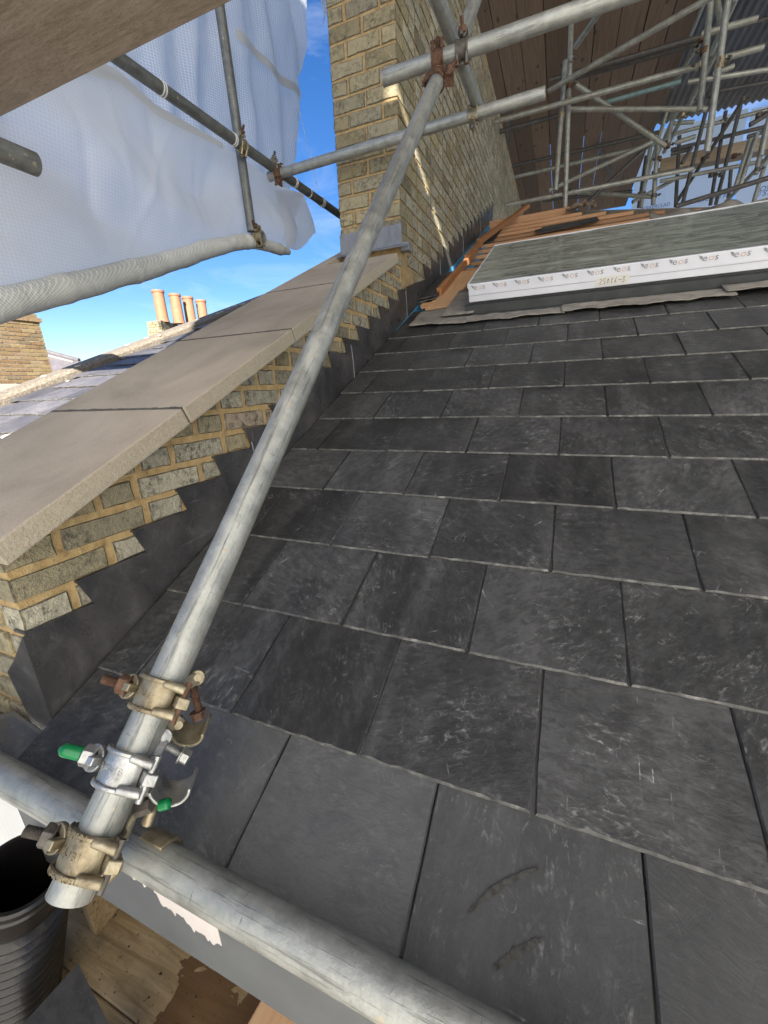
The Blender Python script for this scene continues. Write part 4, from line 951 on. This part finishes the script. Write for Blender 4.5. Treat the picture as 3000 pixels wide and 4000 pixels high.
# handwritten number on a strip of tape
tx0 = at(2340, 1060, r=.1).x
mb = MB(); mb.prism([rf(tx0-.02, RS0-.0012, RH0+.006), rf(tx0+.115, RS0-.0012, RH0+.006), rf(tx0+.125, RS0-.0012, RH0+.046), rf(tx0-.01, RS0-.0012, RH0+.044)], -SVEC*.0006); tl_ = under(mb.build('tape_label', M['tape']), FPf)
strokes = {'2': [(0, .8), (.3, 1), (.55, .75), (.1, .1), (.6, 0)], '5': [(.6, 1), (.1, .95), (.1, .55), (.5, .5), (.5, .1), (0, .05)], '0': [(.3, .9), (.05, .5), (.3, .05), (.55, .5), (.3, .9)], '1': [(.2, .7), (.35, 1), (.25, 0)], '6': [(.5, 1), (.1, .5), (.2, .05), (.5, .25), (.15, .4)], '-': [(-.05, .5), (.8, .5)], '3': [(.1, .95), (.65, .95), (.3, .6), (.6, .3), (.3, .0), (-.1, .1)]}
cx = tx0
for ch in '25016-3':
    pts = [rf(cx+px_*.016, RS0-.0024, RH0+.013+py_*.024) for px_, py_ in strokes[ch]]
    under(MB().sweep(pts, .0009, 5).build('handwriting', M['black_ink']), FPf); cx += .0155

# ------------------------------------------------------------------ felt, loose slates and timber on the roof
def rag(x0, x1, sa, sb, h, name, mat, label, cat, seed, n=60, cur=.004, group=None):
    r = random.Random(seed)
    def fn(u, v):
        x = x0+(x1-x0)*u; lo = sa(u)+.022*noise.noise(V((x*9, seed, 0)))+.009*noise.noise(V((x*40, seed, 2))); hi = sb(u)
        s = lo+(hi-lo)*v
        return rf(x, s, h+cur*noise.noise(V((x*7, s*18, seed)))+.003*noise.noise(V((x*22, s*30, seed)))+.006*(1-v)**3*(noise.noise(V((x*5, 0, seed)))+.3))
    o = MB().grid(fn, n, 8).build(name, M[mat], smooth=80); sd = o.modifiers.new('solid', 'SOLIDIFY'); sd.thickness = .003; sd.offset = 1
    return tag(o, label, cat, group)
rag(.385, .86, lambda u: 2.175, lambda u: 2.275, .012, 'felt_strip', 'felt', 'grey felt strip along the foot of the rooflight, left length', 'felt', 3)
rag(.845, 1.50, lambda u: 2.178-.01*u, lambda u: 2.275, .018, 'felt_strip', 'felt', 'grey felt strip along the foot of the rooflight, middle length', 'felt', 8)
rag(1.47, 2.5, lambda u: 2.20, lambda u: 2.29, .026, 'felt_strip', 'felt', 'curling grey felt strip at the right edge below the rooflight', 'felt', 13)
rag(.085, .40, lambda u: 2.20-.03*u, lambda u: 2.45+.02*u, .012, 'felt_sheet', 'felt', 'torn grey felt sheet between the rooflight and the blue membrane', 'felt', 21, 40)
rag(.25, .42, lambda u: 2.27, lambda u: 2.75, .022, 'felt_sheet', 'felt', 'narrow felt flap beside the white rooflight corner', 'felt', 27, 30)
o = MB().box((-.07, 0, -.009), (.07, .82, .009)).build('plywood_strip', M['ply'], bevel=.001)
mm = Matrix((X1, SVEC, NV)).transposed().to_4x4() @ Matrix.Rotation(-.06, 4, 'Z'); mm.translation = rf(.165, 2.50, .004); o.matrix_world = mm
tag(o, 'pale orange plywood strip lying up the slope beside the rooflight', 'plank')
def stick(p, q, w, h, lab):
    o = MB().beam(V((0, 0, 0)), V((0, (q-p).length, 0)), w, h).build('loose_batten', M['stick'], bevel=.0015)
    dd = (q-p).normalized(); xx = dd.cross(NV).normalized(); mm = Matrix((xx, dd, xx.cross(dd))).transposed().to_4x4(); mm.translation = p; o.matrix_world = mm
    return tag(o, lab, 'batten', 'loose orange battens on the roof')
stick(rf(.128, 2.73, .035), rf(.128, 3.95, .012), .030, .045, 'bright orange batten lying up the slope beside the loose slates')
stick(rf(.125, 3.65, .04), rf(.11, 4.40, .02), .05, .025, 'short orange batten piece between the two long loose battens')
stick(rf(.105, 4.30, .03), rf(.368, 5.93, .05), .05, .035, 'long loose batten slanting up to the ridge by the wall')
o = MB().box((-.02, 0, -.012), (.02, .13, .012)).build('timber_block', M['batten'], bevel=.001)
mm = Matrix((SVEC, X1, NV)).transposed().to_4x4(); mm.translation = rf(.045, 2.60, .0); o.matrix_world = mm; tag(o, 'small timber block at the foot of the loose slates by the wall', 'timber')
def loose(x, s, h, w, L, rz, ry, rx, lab):
    o = link('loose_slate', slate_mesh(w, L, x*100+s).mesh('loose_slate', [M['slate'], M['slate_edge']]))
    mm = Matrix((X1, SVEC, NV)).transposed().to_4x4() @ Matrix.Rotation(rz, 4, 'Z') @ Matrix.Rotation(ry, 4, 'Y') @ Matrix.Rotation(rx, 4, 'X'); mm.translation = rf(x, s, h); o.matrix_world = mm
    return tag(o, lab, 'slate', 'loose slates on the battens')
loose(.072, 2.64, .020, .12, .60, .03, -.12, .0, 'loose dark slate against the wall flashing, lower of the stack')
loose(.070, 2.66, .032, .12, .60, .0, -.10, .0, 'loose dark slate against the wall flashing, upper of the stack')
loose(.10, 4.52, -.016, .19, .60, .0, 0, 0, 'loose slate by the wall under the slanting batten')
loose(.56, 4.62, -.014, .21, .48, -1.35, 0, 0, 'loose dark slate lying across the battens near the ridge')
loose(.60, 4.66, -.006, .2, .46, -1.48, 0, 0, 'second dark slate on the battens near the ridge')
loose(1.02, 3.86, -.012, .16, .55, -1.52, 0, 0, 'dark slate on the battens just behind the rooflight')
loose(1.45, 3.72, -.010, .16, .6, -1.55, 0, 0, 'dark slate further right behind the rooflight')
loose(.30, 3.33, -.012, .12, .20, .05, .0, 0, 'small grey slate piece left of the rooflight glass')
rag(1.35, 2.3, lambda u: 3.62, lambda u: 3.95-.2*u, .06, 'felt_sheet', 'felt', 'crumpled felt sheet on the hip behind the rooflight', 'felt', 44, 40, .05)
o = MB().grid(lambda u, v: rf(.78+.28*u, 5.35+.16*v, .0+.035*math.sin(u*3.14)+.045*noise.noise(V((u*5, v*5, 1)))), 16, 10).build('paper_sack', M['board_y'], smooth=80)
tag(o, 'crumpled brown paper sack on the ridge by the upright', 'sack')

# ------------------------------------------------------------------ eaves clutter, bottom left
for i, (y0, lab) in enumerate([(-.043, 'muddy scaffold board nearest the fascia below the eaves'), (-.266, 'muddy scaffold board second from the fascia below the eaves'), (-.489, 'muddy scaffold board third from the fascia below the eaves')]):
    o = MB().box((-.28, y0, -.638), (3.2, y0+.222, -.60)).build('scaffold_board', M['deck_board'], bevel=.004); tag(o, lab, 'plank', 'boards of the working lift')
o = MB().box((-.062, .02, -.60), (-.04, .178, -.19)).build('toe_board', M['deck_board'], bevel=.003); tag(o, 'upright timber board at the wall end behind the ribbed pipe', 'plank')
o = MB().box((-.06, .18, -.64), (3.2, .20, -.251)).build('soffit_board', M['deck_board'], bevel=.003); tag(o, 'timber board behind the lift below the grey fascia', 'plank')
p0, p1 = at(85, 3400, dep=.72), at(55, 4000, dep=.865)
pr = .066; PL = (p1-p0).length; pdir = (p0-p1).normalized()
pip = empty('ribbed_pipe', p1, 'black ribbed plastic pipe standing on the boards at the left edge', 'pipe')
pip.rotation_euler = pdir.to_track_quat('Z', 'Y').to_euler()
z = PL; prof = [(pr, z), (pr+.004, z-.004), (pr+.004, z-.012), (pr, z-.015), (pr, z-.022), (pr+.003, z-.026), (pr+.003, z-.036), (pr, z-.04), (pr, z-.075)]
zz = z-.078
while zz > .02: prof += [(pr-.006, zz), (pr+.005, zz-.005), (pr+.009, zz-.009), (pr+.009, zz-.012), (pr+.005, zz-.015), (pr-.006, zz-.020)]; zz -= .0255
def lathe(prof, n):
    vs = [(q*math.cos(6.2832*k/n), q*math.sin(6.2832*k/n), z) for q, z in prof for k in range(n)]
    return vs, [(j*n+k, j*n+(k+1) % n, (j+1)*n+(k+1) % n, (j+1)*n+k) for j in range(len(prof)-1) for k in range(n)]
MB().add(*lathe(prof, 48)).build('pipe_wall', M['black_plastic'], pip, smooth=22)
MB().add(*lathe([(pr, z), (pr-.006, z), (pr-.006, .01)], 40)).build('pipe_bore', M['black_plastic'], pip, smooth=40)
ap, s1, s2 = at(305, 3762, z=-.36), at(80, 4010, z=-.33), at(430, 4010, z=-.37)
mb = MB(); mb.prism([ap, s2, s2+(s1-ap), s1], (0, 0, -.006)); o = mb.build('loose_slate', [M['cut_slate'], M['slate_edge']]); tag(o, 'dark slate offcut with its corner up beside the ribbed pipe', 'slate')
mb = MB(); mb.prism([ap+V((.03, -.02, -.05)), s2+V((.02, -.02, -.05)), s2+(s1-ap)+V((0, 0, -.05)), s1+V((0, 0, -.05))], (0, 0, -.18)); o = mb.build('timber_offcut', M['deck_board']); tag(o, 'timber offcut under the slate beside the ribbed pipe', 'timber')
b0 = at(1060, 3960, z=-.45); o = MB().box((-.03, -.10, -.15), (.16, .022, 0)).build('timber_block', M['ply'], bevel=.003); o.location = b0; o.rotation_euler = (0, 0, -.1); tag(o, 'orange timber block at the bottom edge below the fascia', 'timber')
hw = MB().box((-.36, .205, -8.2), (3.4, .32, -.26)).build('house_wall', M['stock_brick']); tag(hw, 'brick house wall in the shade below the eaves', 'wall')
gut = MB()
gut.arc((0, 0, 0), X1, V((0, 0, -1)), .036, .039, -95, 95, .70, 18); o = gut.build('gutter', M['black_plastic'], smooth=60); o.location = (-.28, .0, -.035); tag(o, 'black gutter length below the eaves tube at the parapet end', 'gutter')
RD = random.Random(9)
dm = MB()
for i in range(130):
    x, y = RD.uniform(-.1, .7), RD.uniform(-.3, .17); q = RD.uniform(.001, .0035)
    dm.prism([V((x+q*RD.uniform(.5, 1.5)*math.cos(k*2.1+i), y+q*math.sin(k*2.1+i), -.5995)) for k in range(3)], (0, 0, q*.6))
tag(dm.build('slate_chips', M['gritty_dirt']), 'dark slate chips scattered over the muddy boards', 'debris', kind='stuff')

# ------------------------------------------------------------------ temporary roof overhead
DZ = CAM.z+3.5; BW = .0695*3.5; DX = CAM.x+.2872*3.5
RBd = random.Random(17)
order = ['first', 'second', 'third', 'fourth', 'fifth', 'sixth', 'seventh', 'eighth', 'ninth', 'tenth']
rows = [(-1.05, 2.9, 'camera-side'), (2.92, 7.1, 'middle'), (7.12, 11.5, 'far')]
for i in range(9):
    x1 = DX-BW*(8-i)
    for (y0, y1, rn) in rows:
        gap = RBd.choice([.004, .006, .010]) if rn == 'far' else RBd.choice([.006, .008, .011])
        o = MB().box((-BW+gap, 0, 0), (0, y1-y0-RBd.uniform(.01, .03), .038)).build('scaffold_board', M['board_y']); o.location = (x1, y0, DZ+RBd.uniform(0, .006))
        tag(o, f'{order[i]} ceiling board from the brick wall, {rn} row', 'plank', 'boards of the deck overhead')
o = MB().box((-.5, -1.0, DZ+.07), (DX-.02, 8.2, DZ+.075)).build('blackout', M['black_plastic']); tag(o, 'dark tarpaulin layer added over the board deck to keep the gaps dark', 'blackout')  # dark layer added above the deck so light stays out of the gaps
CZ = CAM.z+5.0
cy1 = at(2700, 457, z=CZ).y
for i in range(9):
    x0 = 1.35+.92*i
    def cf(u, v, x0=x0):
        x = x0+.96*u; return V((x, -1.2+(cy1+1.2)*v, CZ+.02*math.sin(x*2*math.pi/.11)+.004*(i % 2)))
    o = MB().grid(cf, 100, 2).build('corrugated_sheet', M['corrugated'], smooth=80)
    tag(o, f'dark corrugated roof sheet, {order[i]} from the board deck edge', 'roofing sheet', 'corrugated sheets of the temporary roof')
PY = 11.0
pw = empty('printed_sheeting', (3.5, PY, 0), 'pale blue-white printed sheeting closing the far end of the scaffold', 'sheeting')
pt = at(2890, 434, y=PY).z
for i, (xa, xb) in enumerate(((1.95, at(2880, 700, y=PY-.0).x-.03), (at(2880, 700, y=PY).x+.03, 7.5))):
    under(MB().grid(lambda u, v, xa=xa, xb=xb: V((xa+(xb-xa)*u, PY+.025*math.sin(u*9+v*2)+.012*math.sin(u*31), -1+(pt+1)*v)), 60, 10).build('sheet_panel', M['blue_white_sheet'], smooth=80), pw)
def pwt(txt, px, py, size, dy=-.06):
    q = at(px, py, y=PY+dy); under(place_text(txt, size, lambda x, y, z: V((q.x+x, PY+dy, q.z+y)), M['blue_ink'], 'printed_lettering', None, .2), pw)
pwt('POWERCLAD', 2948, 752, .12); pwt('® STANDARD', 2944, 771, .12)
pwt('POWERCLAD FR', 2668, 801, .10); pwt('POWERCLAD', 2500, 823, .085)

# ------------------------------------------------------------------ far scaffold: (pixel, pixel, y plane, y plane, material, label)
c3 = lambda x, y: (2000+x*.6028, y*.6028)
FAR = [
 ((385, 118), (344, 1345), 5.25, 5.25, 'galvanised', 'pale upright in front of the board ceiling, standing on the ridge'),
 ((412, 300), (595, 40), 5.0, 4.6, 'far_tube', 'dim brace leaning up right behind the pale upright'),
 ((346, 395), (282, 1236), 5.2, 5.2, 'far_tube', 'hanging tube with an open lower end left of the pale upright'),
 ((236, 590), (1310, -30), 5.1, 4.6, 'far_tube', 'brace rising right from the lower chimney tube end to the top edge'),
 ((-110, 790), (1212, 425), 5.1, 5.1, 'far_tube', 'level tube crossing the uprights under the board ceiling'),
 ((-120, 865), (320, 745), 5.6, 5.6, 'dark_tube', 'dark level tube below the left part of the board ceiling'),
 ((240, 520), (1225, 238), 6.0, 6.0, 'dark_tube', 'upper dark level tube hard under the boards'),
 ((410, 505), (1190, 290), 6.15, 6.15, 'dark_tube', 'lower dark level tube hard under the boards'),
 ((590, 668), (1095, 526), 6.3, 6.3, 'blue_tube', 'bluish level tube under the board ceiling'),
 ((375, 708), (1262, 706), 5.5, 5.7, 'far_tube', 'tube looking horizontal that runs right from the pale upright'),
 ((402, 540), (1000, 948), 5.4, 6.0, 'far_tube', 'brace falling right from the pale upright'),
 ((0, 1078), (950, 858), 7.4, 7.4, 'dark_tube', 'far level tube, uppermost of three low under the boards'),
 ((15, 1148), (925, 935), 7.4, 7.4, 'far_tube', 'far level tube, second of three low under the boards'),
 ((235, 1235), (912, 918), 6.6, 6.9, 'far_tube', 'thin brace rising right behind the hanging tube'),
 ((-35, 1328), (1178, 1092), 6.2, 6.2, 'galvanised', 'bright low level tube just above the ridge battens'),
 ((462, 1336), (905, 925), 7.0, 7.0, 'dark_tube', 'dark brace leaning right above the ridge'),
 ((345, 1238), (930, 1278), 7.2, 7.0, 'far_tube', 'short tube sloping slightly down above the battens'),
 ((1290, -20), (1216, 722), 4.9, 4.9, 'far_tube', 'left of two hanging tubes with open ends at upper right'),
 ((1402, -20), (1262, 988), 4.6, 4.6, 'galvanised', 'longer right-hand hanging tube with an open end'),
 ((1262, 700), (1104, 1325), 7.4, 7.4, 'dark_tube', 'thin dark upright in front of the printed sheet, left of centre'),
 ((1240, 20), (1125, 305), 6.2, 7.3, 'far_tube', 'grey tube along the edge of the board ceiling'),
 ((1455, -20), (1290, 345), 4.9, 5.7, 'far_tube', 'thick grey tube slanting down from the top edge at right'),
 ((1345, 300), (985, 985), 5.8, 7.4, 'far_tube', 'long tube running back under the ceiling edge'),
 ((1200, 300), (1040, 560), 6.4, 7.4, 'far_tube', 'short tube running back beside the ceiling edge'),
 ((1140, 532), (1680, 447), 6.4, 6.4, 'galvanised', 'pale level tube across the corrugated sheets'),
 ((1225, 222), (1592, 118), 5.2, 5.2, 'far_tube', 'level tube with a cut end high before the corrugated sheets'),
 ((1370, 378), (1632, 304), 5.0, 5.0, 'far_tube', 'level tube with a cut end in the middle of the corrugated sheets'),
 ((1300, 480), (1440, 428), 5.9, 5.9, 'far_tube', 'stubby tube end behind the long hanging tube'),
 ((1260, 605), (1680, 528), 8.0, 8.0, 'dark_tube', 'thin level tube low across the corrugated sheets'),
 ((1080, 292), (1680, 112), 7.6, 7.6, 'dark_tube', 'faint level tube high across the corrugated sheets'),
 ((1040, 800), (1180, 790), 7.9, 7.9, 'far_tube', 'short tube end under the strip of blue sky'),
 ((1050, 868), (1680, 706), 8.2, 8.2, 'far_tube', 'level tube along the top of the printed sheet'),
 ((1060, 925), (1188, 885), 7.0, 7.0, 'far_tube', 'short open ended tube left of the printed sheet'),
 ((1030, 972), (1680, 812), 8.2, 8.2, 'dark_tube', 'dark level tube across the upper printed sheet'),
 ((1030, 1000), (1162, 965), 7.5, 7.5, 'dark_tube', 'short dark tube end over the left of the printed sheet'),
 ((1165, 955), (1100, 1060), 7.3, 7.3, 'dark_tube', 'short dark leaning tube left of the thin upright'),
 ((960, 1175), (1680, 1035), 7.6, 7.6, 'far_tube', 'thin level tube just below the far plank platform'),
 ((1060, 1338), (1680, 1148), 6.0, 6.0, 'dark_tube', 'long low tube slanting over the printed lettering'),
 ((945, 940), (914, 1325), 6.3, 6.3, 'far_tube', 'short upright below the knot of couplers'),
 ((900, 930), (835, 1345), 7.3, 7.3, 'far_tube', 'upright at the left margin of the printed sheet'),
 ((870, 1010), (820, 1345), 8.0, 8.0, 'dark_tube', 'dark upright furthest left before the printed sheet'),
 ((1010, 700), (830, 1300), 7.8, 7.8, 'far_tube', 'leaning tube crossing the left margin uprights'),
 ((1045, 740), (1010, 930), 7.0, 7.0, 'galvanised', 'pale short upright under the strip of blue sky'),
 ((1505, 640), (1060, 1320), 7.2, 8.0, 'dark_tube', 'dark brace falling left across the printed sheet'),
 ((1385, 720), (1285, 1330), 8.3, 8.3, 'dark_tube', 'dark upright in the middle of the printed sheet'),
 ((1480, 690), (1320, 1325), 8.0, 8.0, 'dark_tube', 'dark upright right of the middle of the printed sheet'),
 ((1545, 900), (1440, 1240), 7.0, 7.0, 'far_tube', 'pale leaning upright, left of the bundle at the right edge'),
 ((1590, 860), (1475, 1215), 7.0, 7.0, 'galvanised', 'pale leaning upright, second in the bundle at the right edge'),
 ((1650, 800), (1580, 1130), 6.8, 6.8, 'far_tube', 'pale leaning upright, third in the bundle at the right edge'),
 ((1690, 640), (1615, 1010), 6.6, 6.6, 'galvanised', 'pale leaning upright at the very right edge'),
 ((1690, 985), (1380, 1315), 6.8, 7.6, 'far_tube', 'brace falling left from the right edge'),
 ((1540, 810), (1665, 735), 6.4, 6.4, 'dark_tube', 'short dark stub near the right edge'),
 ((1525, 888), (1680, 838), 7.6, 7.6, 'dark_tube', 'short dark level tube near the right edge'),
 ((1075, 700), (940, 1010), 6.9, 7.3, 'galvanised', 'pale tube leaning left into the knot of couplers'),
 ((1180, 640), (1075, 760), 6.6, 6.9, 'far_tube', 'short pale brace above the strip of blue sky'),
 ((1085, 880), (1060, 1340), 7.9, 7.9, 'dark_tube', 'dark upright between the knot and the thin upright'),
 ((905, 1120), (1680, 985), 9.4, 9.4, 'dark_tube', 'far dark level tube behind the plank platform'),
 ((780, 1310), (1060, 1160), 7.6, 7.8, 'far_tube', 'thin brace rising right at the left foot of the printed sheet'),
 ((1420, 1080), (1400, 1330), 8.6, 8.6, 'dark_tube', 'short dark upright below the middle of the platform'),
 ((1655, 1010), (1560, 1330), 7.4, 7.4, 'far_tube', 'pale tube leaning left below the right end of the platform'),
 ((560, 940), (640, 1140), 9.0, 9.6, 'dark_tube', 'short dark brace below the far boards'),
 ((200, 1300), (780, 1240), 8.6, 8.6, 'dark_tube', 'lowest dark level tube far below the boards'),
 ((1330, 0), (1360, 200), 5.3, 5.2, 'far_tube', 'short rusty-looking tube between the two hanging tubes at the top'),
 ((-5, 700), (-60, 1400), 7.9, 7.9, 'dark_tube', 'dark upright hidden by the end of the brick wall'),
]
def fit(p, y):      # keep a tube end below the deck or the corrugated roof
    a_ = at(*c3(*p), y=y); lim = (DZ if a_.x < DX+.05 else CZ)-.06
    return at(*c3(*p), z=lim) if a_.z > lim else a_
for p, q, ya, yb, mt, lab in FAR:
    tube(fit(p, ya), fit(q, yb), lab, mt, 'tubes of the far scaffold', n=12)
# far plank platform
for i in range(1):
    a_, b_ = at(*c3(940, 1110), y=8.6), at(*c3(1700, 950), y=8.6)
    o = MB().box((0, 0, 0), ((b_-a_).x, .22, .04)).build('scaffold_board', M['board_x']); o.location = a_+V((0, -.23*i, 0)); tag(o, f'plank of the far platform before the printed sheet, {order[i]} from the back', 'plank', 'planks of the far platform')
o = MB().beam(at(*c3(960, 1072), y=8.5), at(*c3(1700, 915), y=8.5), .03, .16).build('toe_board', M['board_x']); tag(o, 'toe board along the far platform before the printed sheet', 'plank')
# simple couplers on the far scaffold
def fc(x, y, yy, ax, side, mt, lab):
    coupler(at(*c3(x, y), y=yy), ax, V((0, -1, .1)), side, mt, 'dark_steel', lab, 'couplers of the far scaffold', fine=False)
fc(378, 390, 5.23, Z1, X1, 'silver_zinc', 'small coupler high on the pale upright')
fc(372, 560, 5.23, Z1, X1, 'rust', 'rusty coupler on the pale upright where the brace starts')
fc(367, 650, 5.23, Z1, X1, 'gold_zinc', 'coupler on the pale upright at the level tube')
fc(318, 750, 5.2, Z1, -X1, 'gold_zinc', 'coupler on the hanging tube left of the pale upright')
fc(1352, 395, 4.6, Z1, X1, 'gold_zinc', 'yellow open coupler on the long hanging tube')
fc(1345, 425, 4.6, Z1, X1, 'gold_zinc', 'yellow coupler just below the open one on the hanging tube')
fc(1245, 330, 4.9, Z1, -X1, 'rust', 'rusty coupler on the left hanging tube')
fc(965, 930, 6.3, Z1, X1, 'rust', 'rusty coupler in the knot left of the printed sheet')
fc(950, 1030, 6.3, Z1, -X1, 'rust', 'rusty coupler below the knot left of the printed sheet')
fc(345, 1240, 5.5, Z1, X1, 'dark_steel', 'dark coupler low on the pale upright')
fc(1290, 1135, 7.6, Z1, X1, 'dark_steel', 'dark coupler on the thin level tube below the platform')
fc(1355, 1130, 7.6, Z1, -X1, 'dark_steel', 'dark coupler right of its neighbour below the platform')
fc(830, 1255, 7.3, Z1, X1, 'dark_steel', 'dark coupler low at the left margin of the printed sheet')
fc(920, 1270, 6.3, Z1, X1, 'dark_steel', 'dark coupler low on the short upright')
for x, y, yy, sd, mt, lab in [(1005, 945, 6.0, X1, 'rust', 'rusty coupler where the falling brace meets the knot'), (1105, 745, 5.7, X1, 'gold_zinc', 'coupler where the horizontal-looking tube passes the back tube'), (1215, 425, 5.1, -X1, 'gold_zinc', 'coupler at the right end of the level tube under the ceiling'), (1125, 300, 6.4, X1, 'rust', 'rusty coupler at the board ceiling edge'), (1225, 255, 6.0, X1, 'rust', 'rusty coupler at the end of the dark tubes'), (1290, 610, 4.85, X1, 'dark_steel', 'dark coupler between the two hanging tubes'), (1500, 645, 7.2, X1, 'dark_steel', 'dark coupler at the top of the long dark brace'), (1380, 780, 8.2, -X1, 'dark_steel', 'dark coupler on the upright at the printed sheet top'), (1440, 1010, 7.4, X1, 'rust', 'rusty coupler on the right part of the far platform'), (1600, 745, 6.6, X1, 'dark_steel', 'dark coupler high in the right edge bundle'), (1590, 1100, 6.8, X1, 'dark_steel', 'dark coupler low in the right edge bundle'), (1240, 1030, 7.7, X1, 'rust', 'rusty coupler on the left part of the far platform')]:
    fc(x, y, yy, Z1, sd, mt, lab)
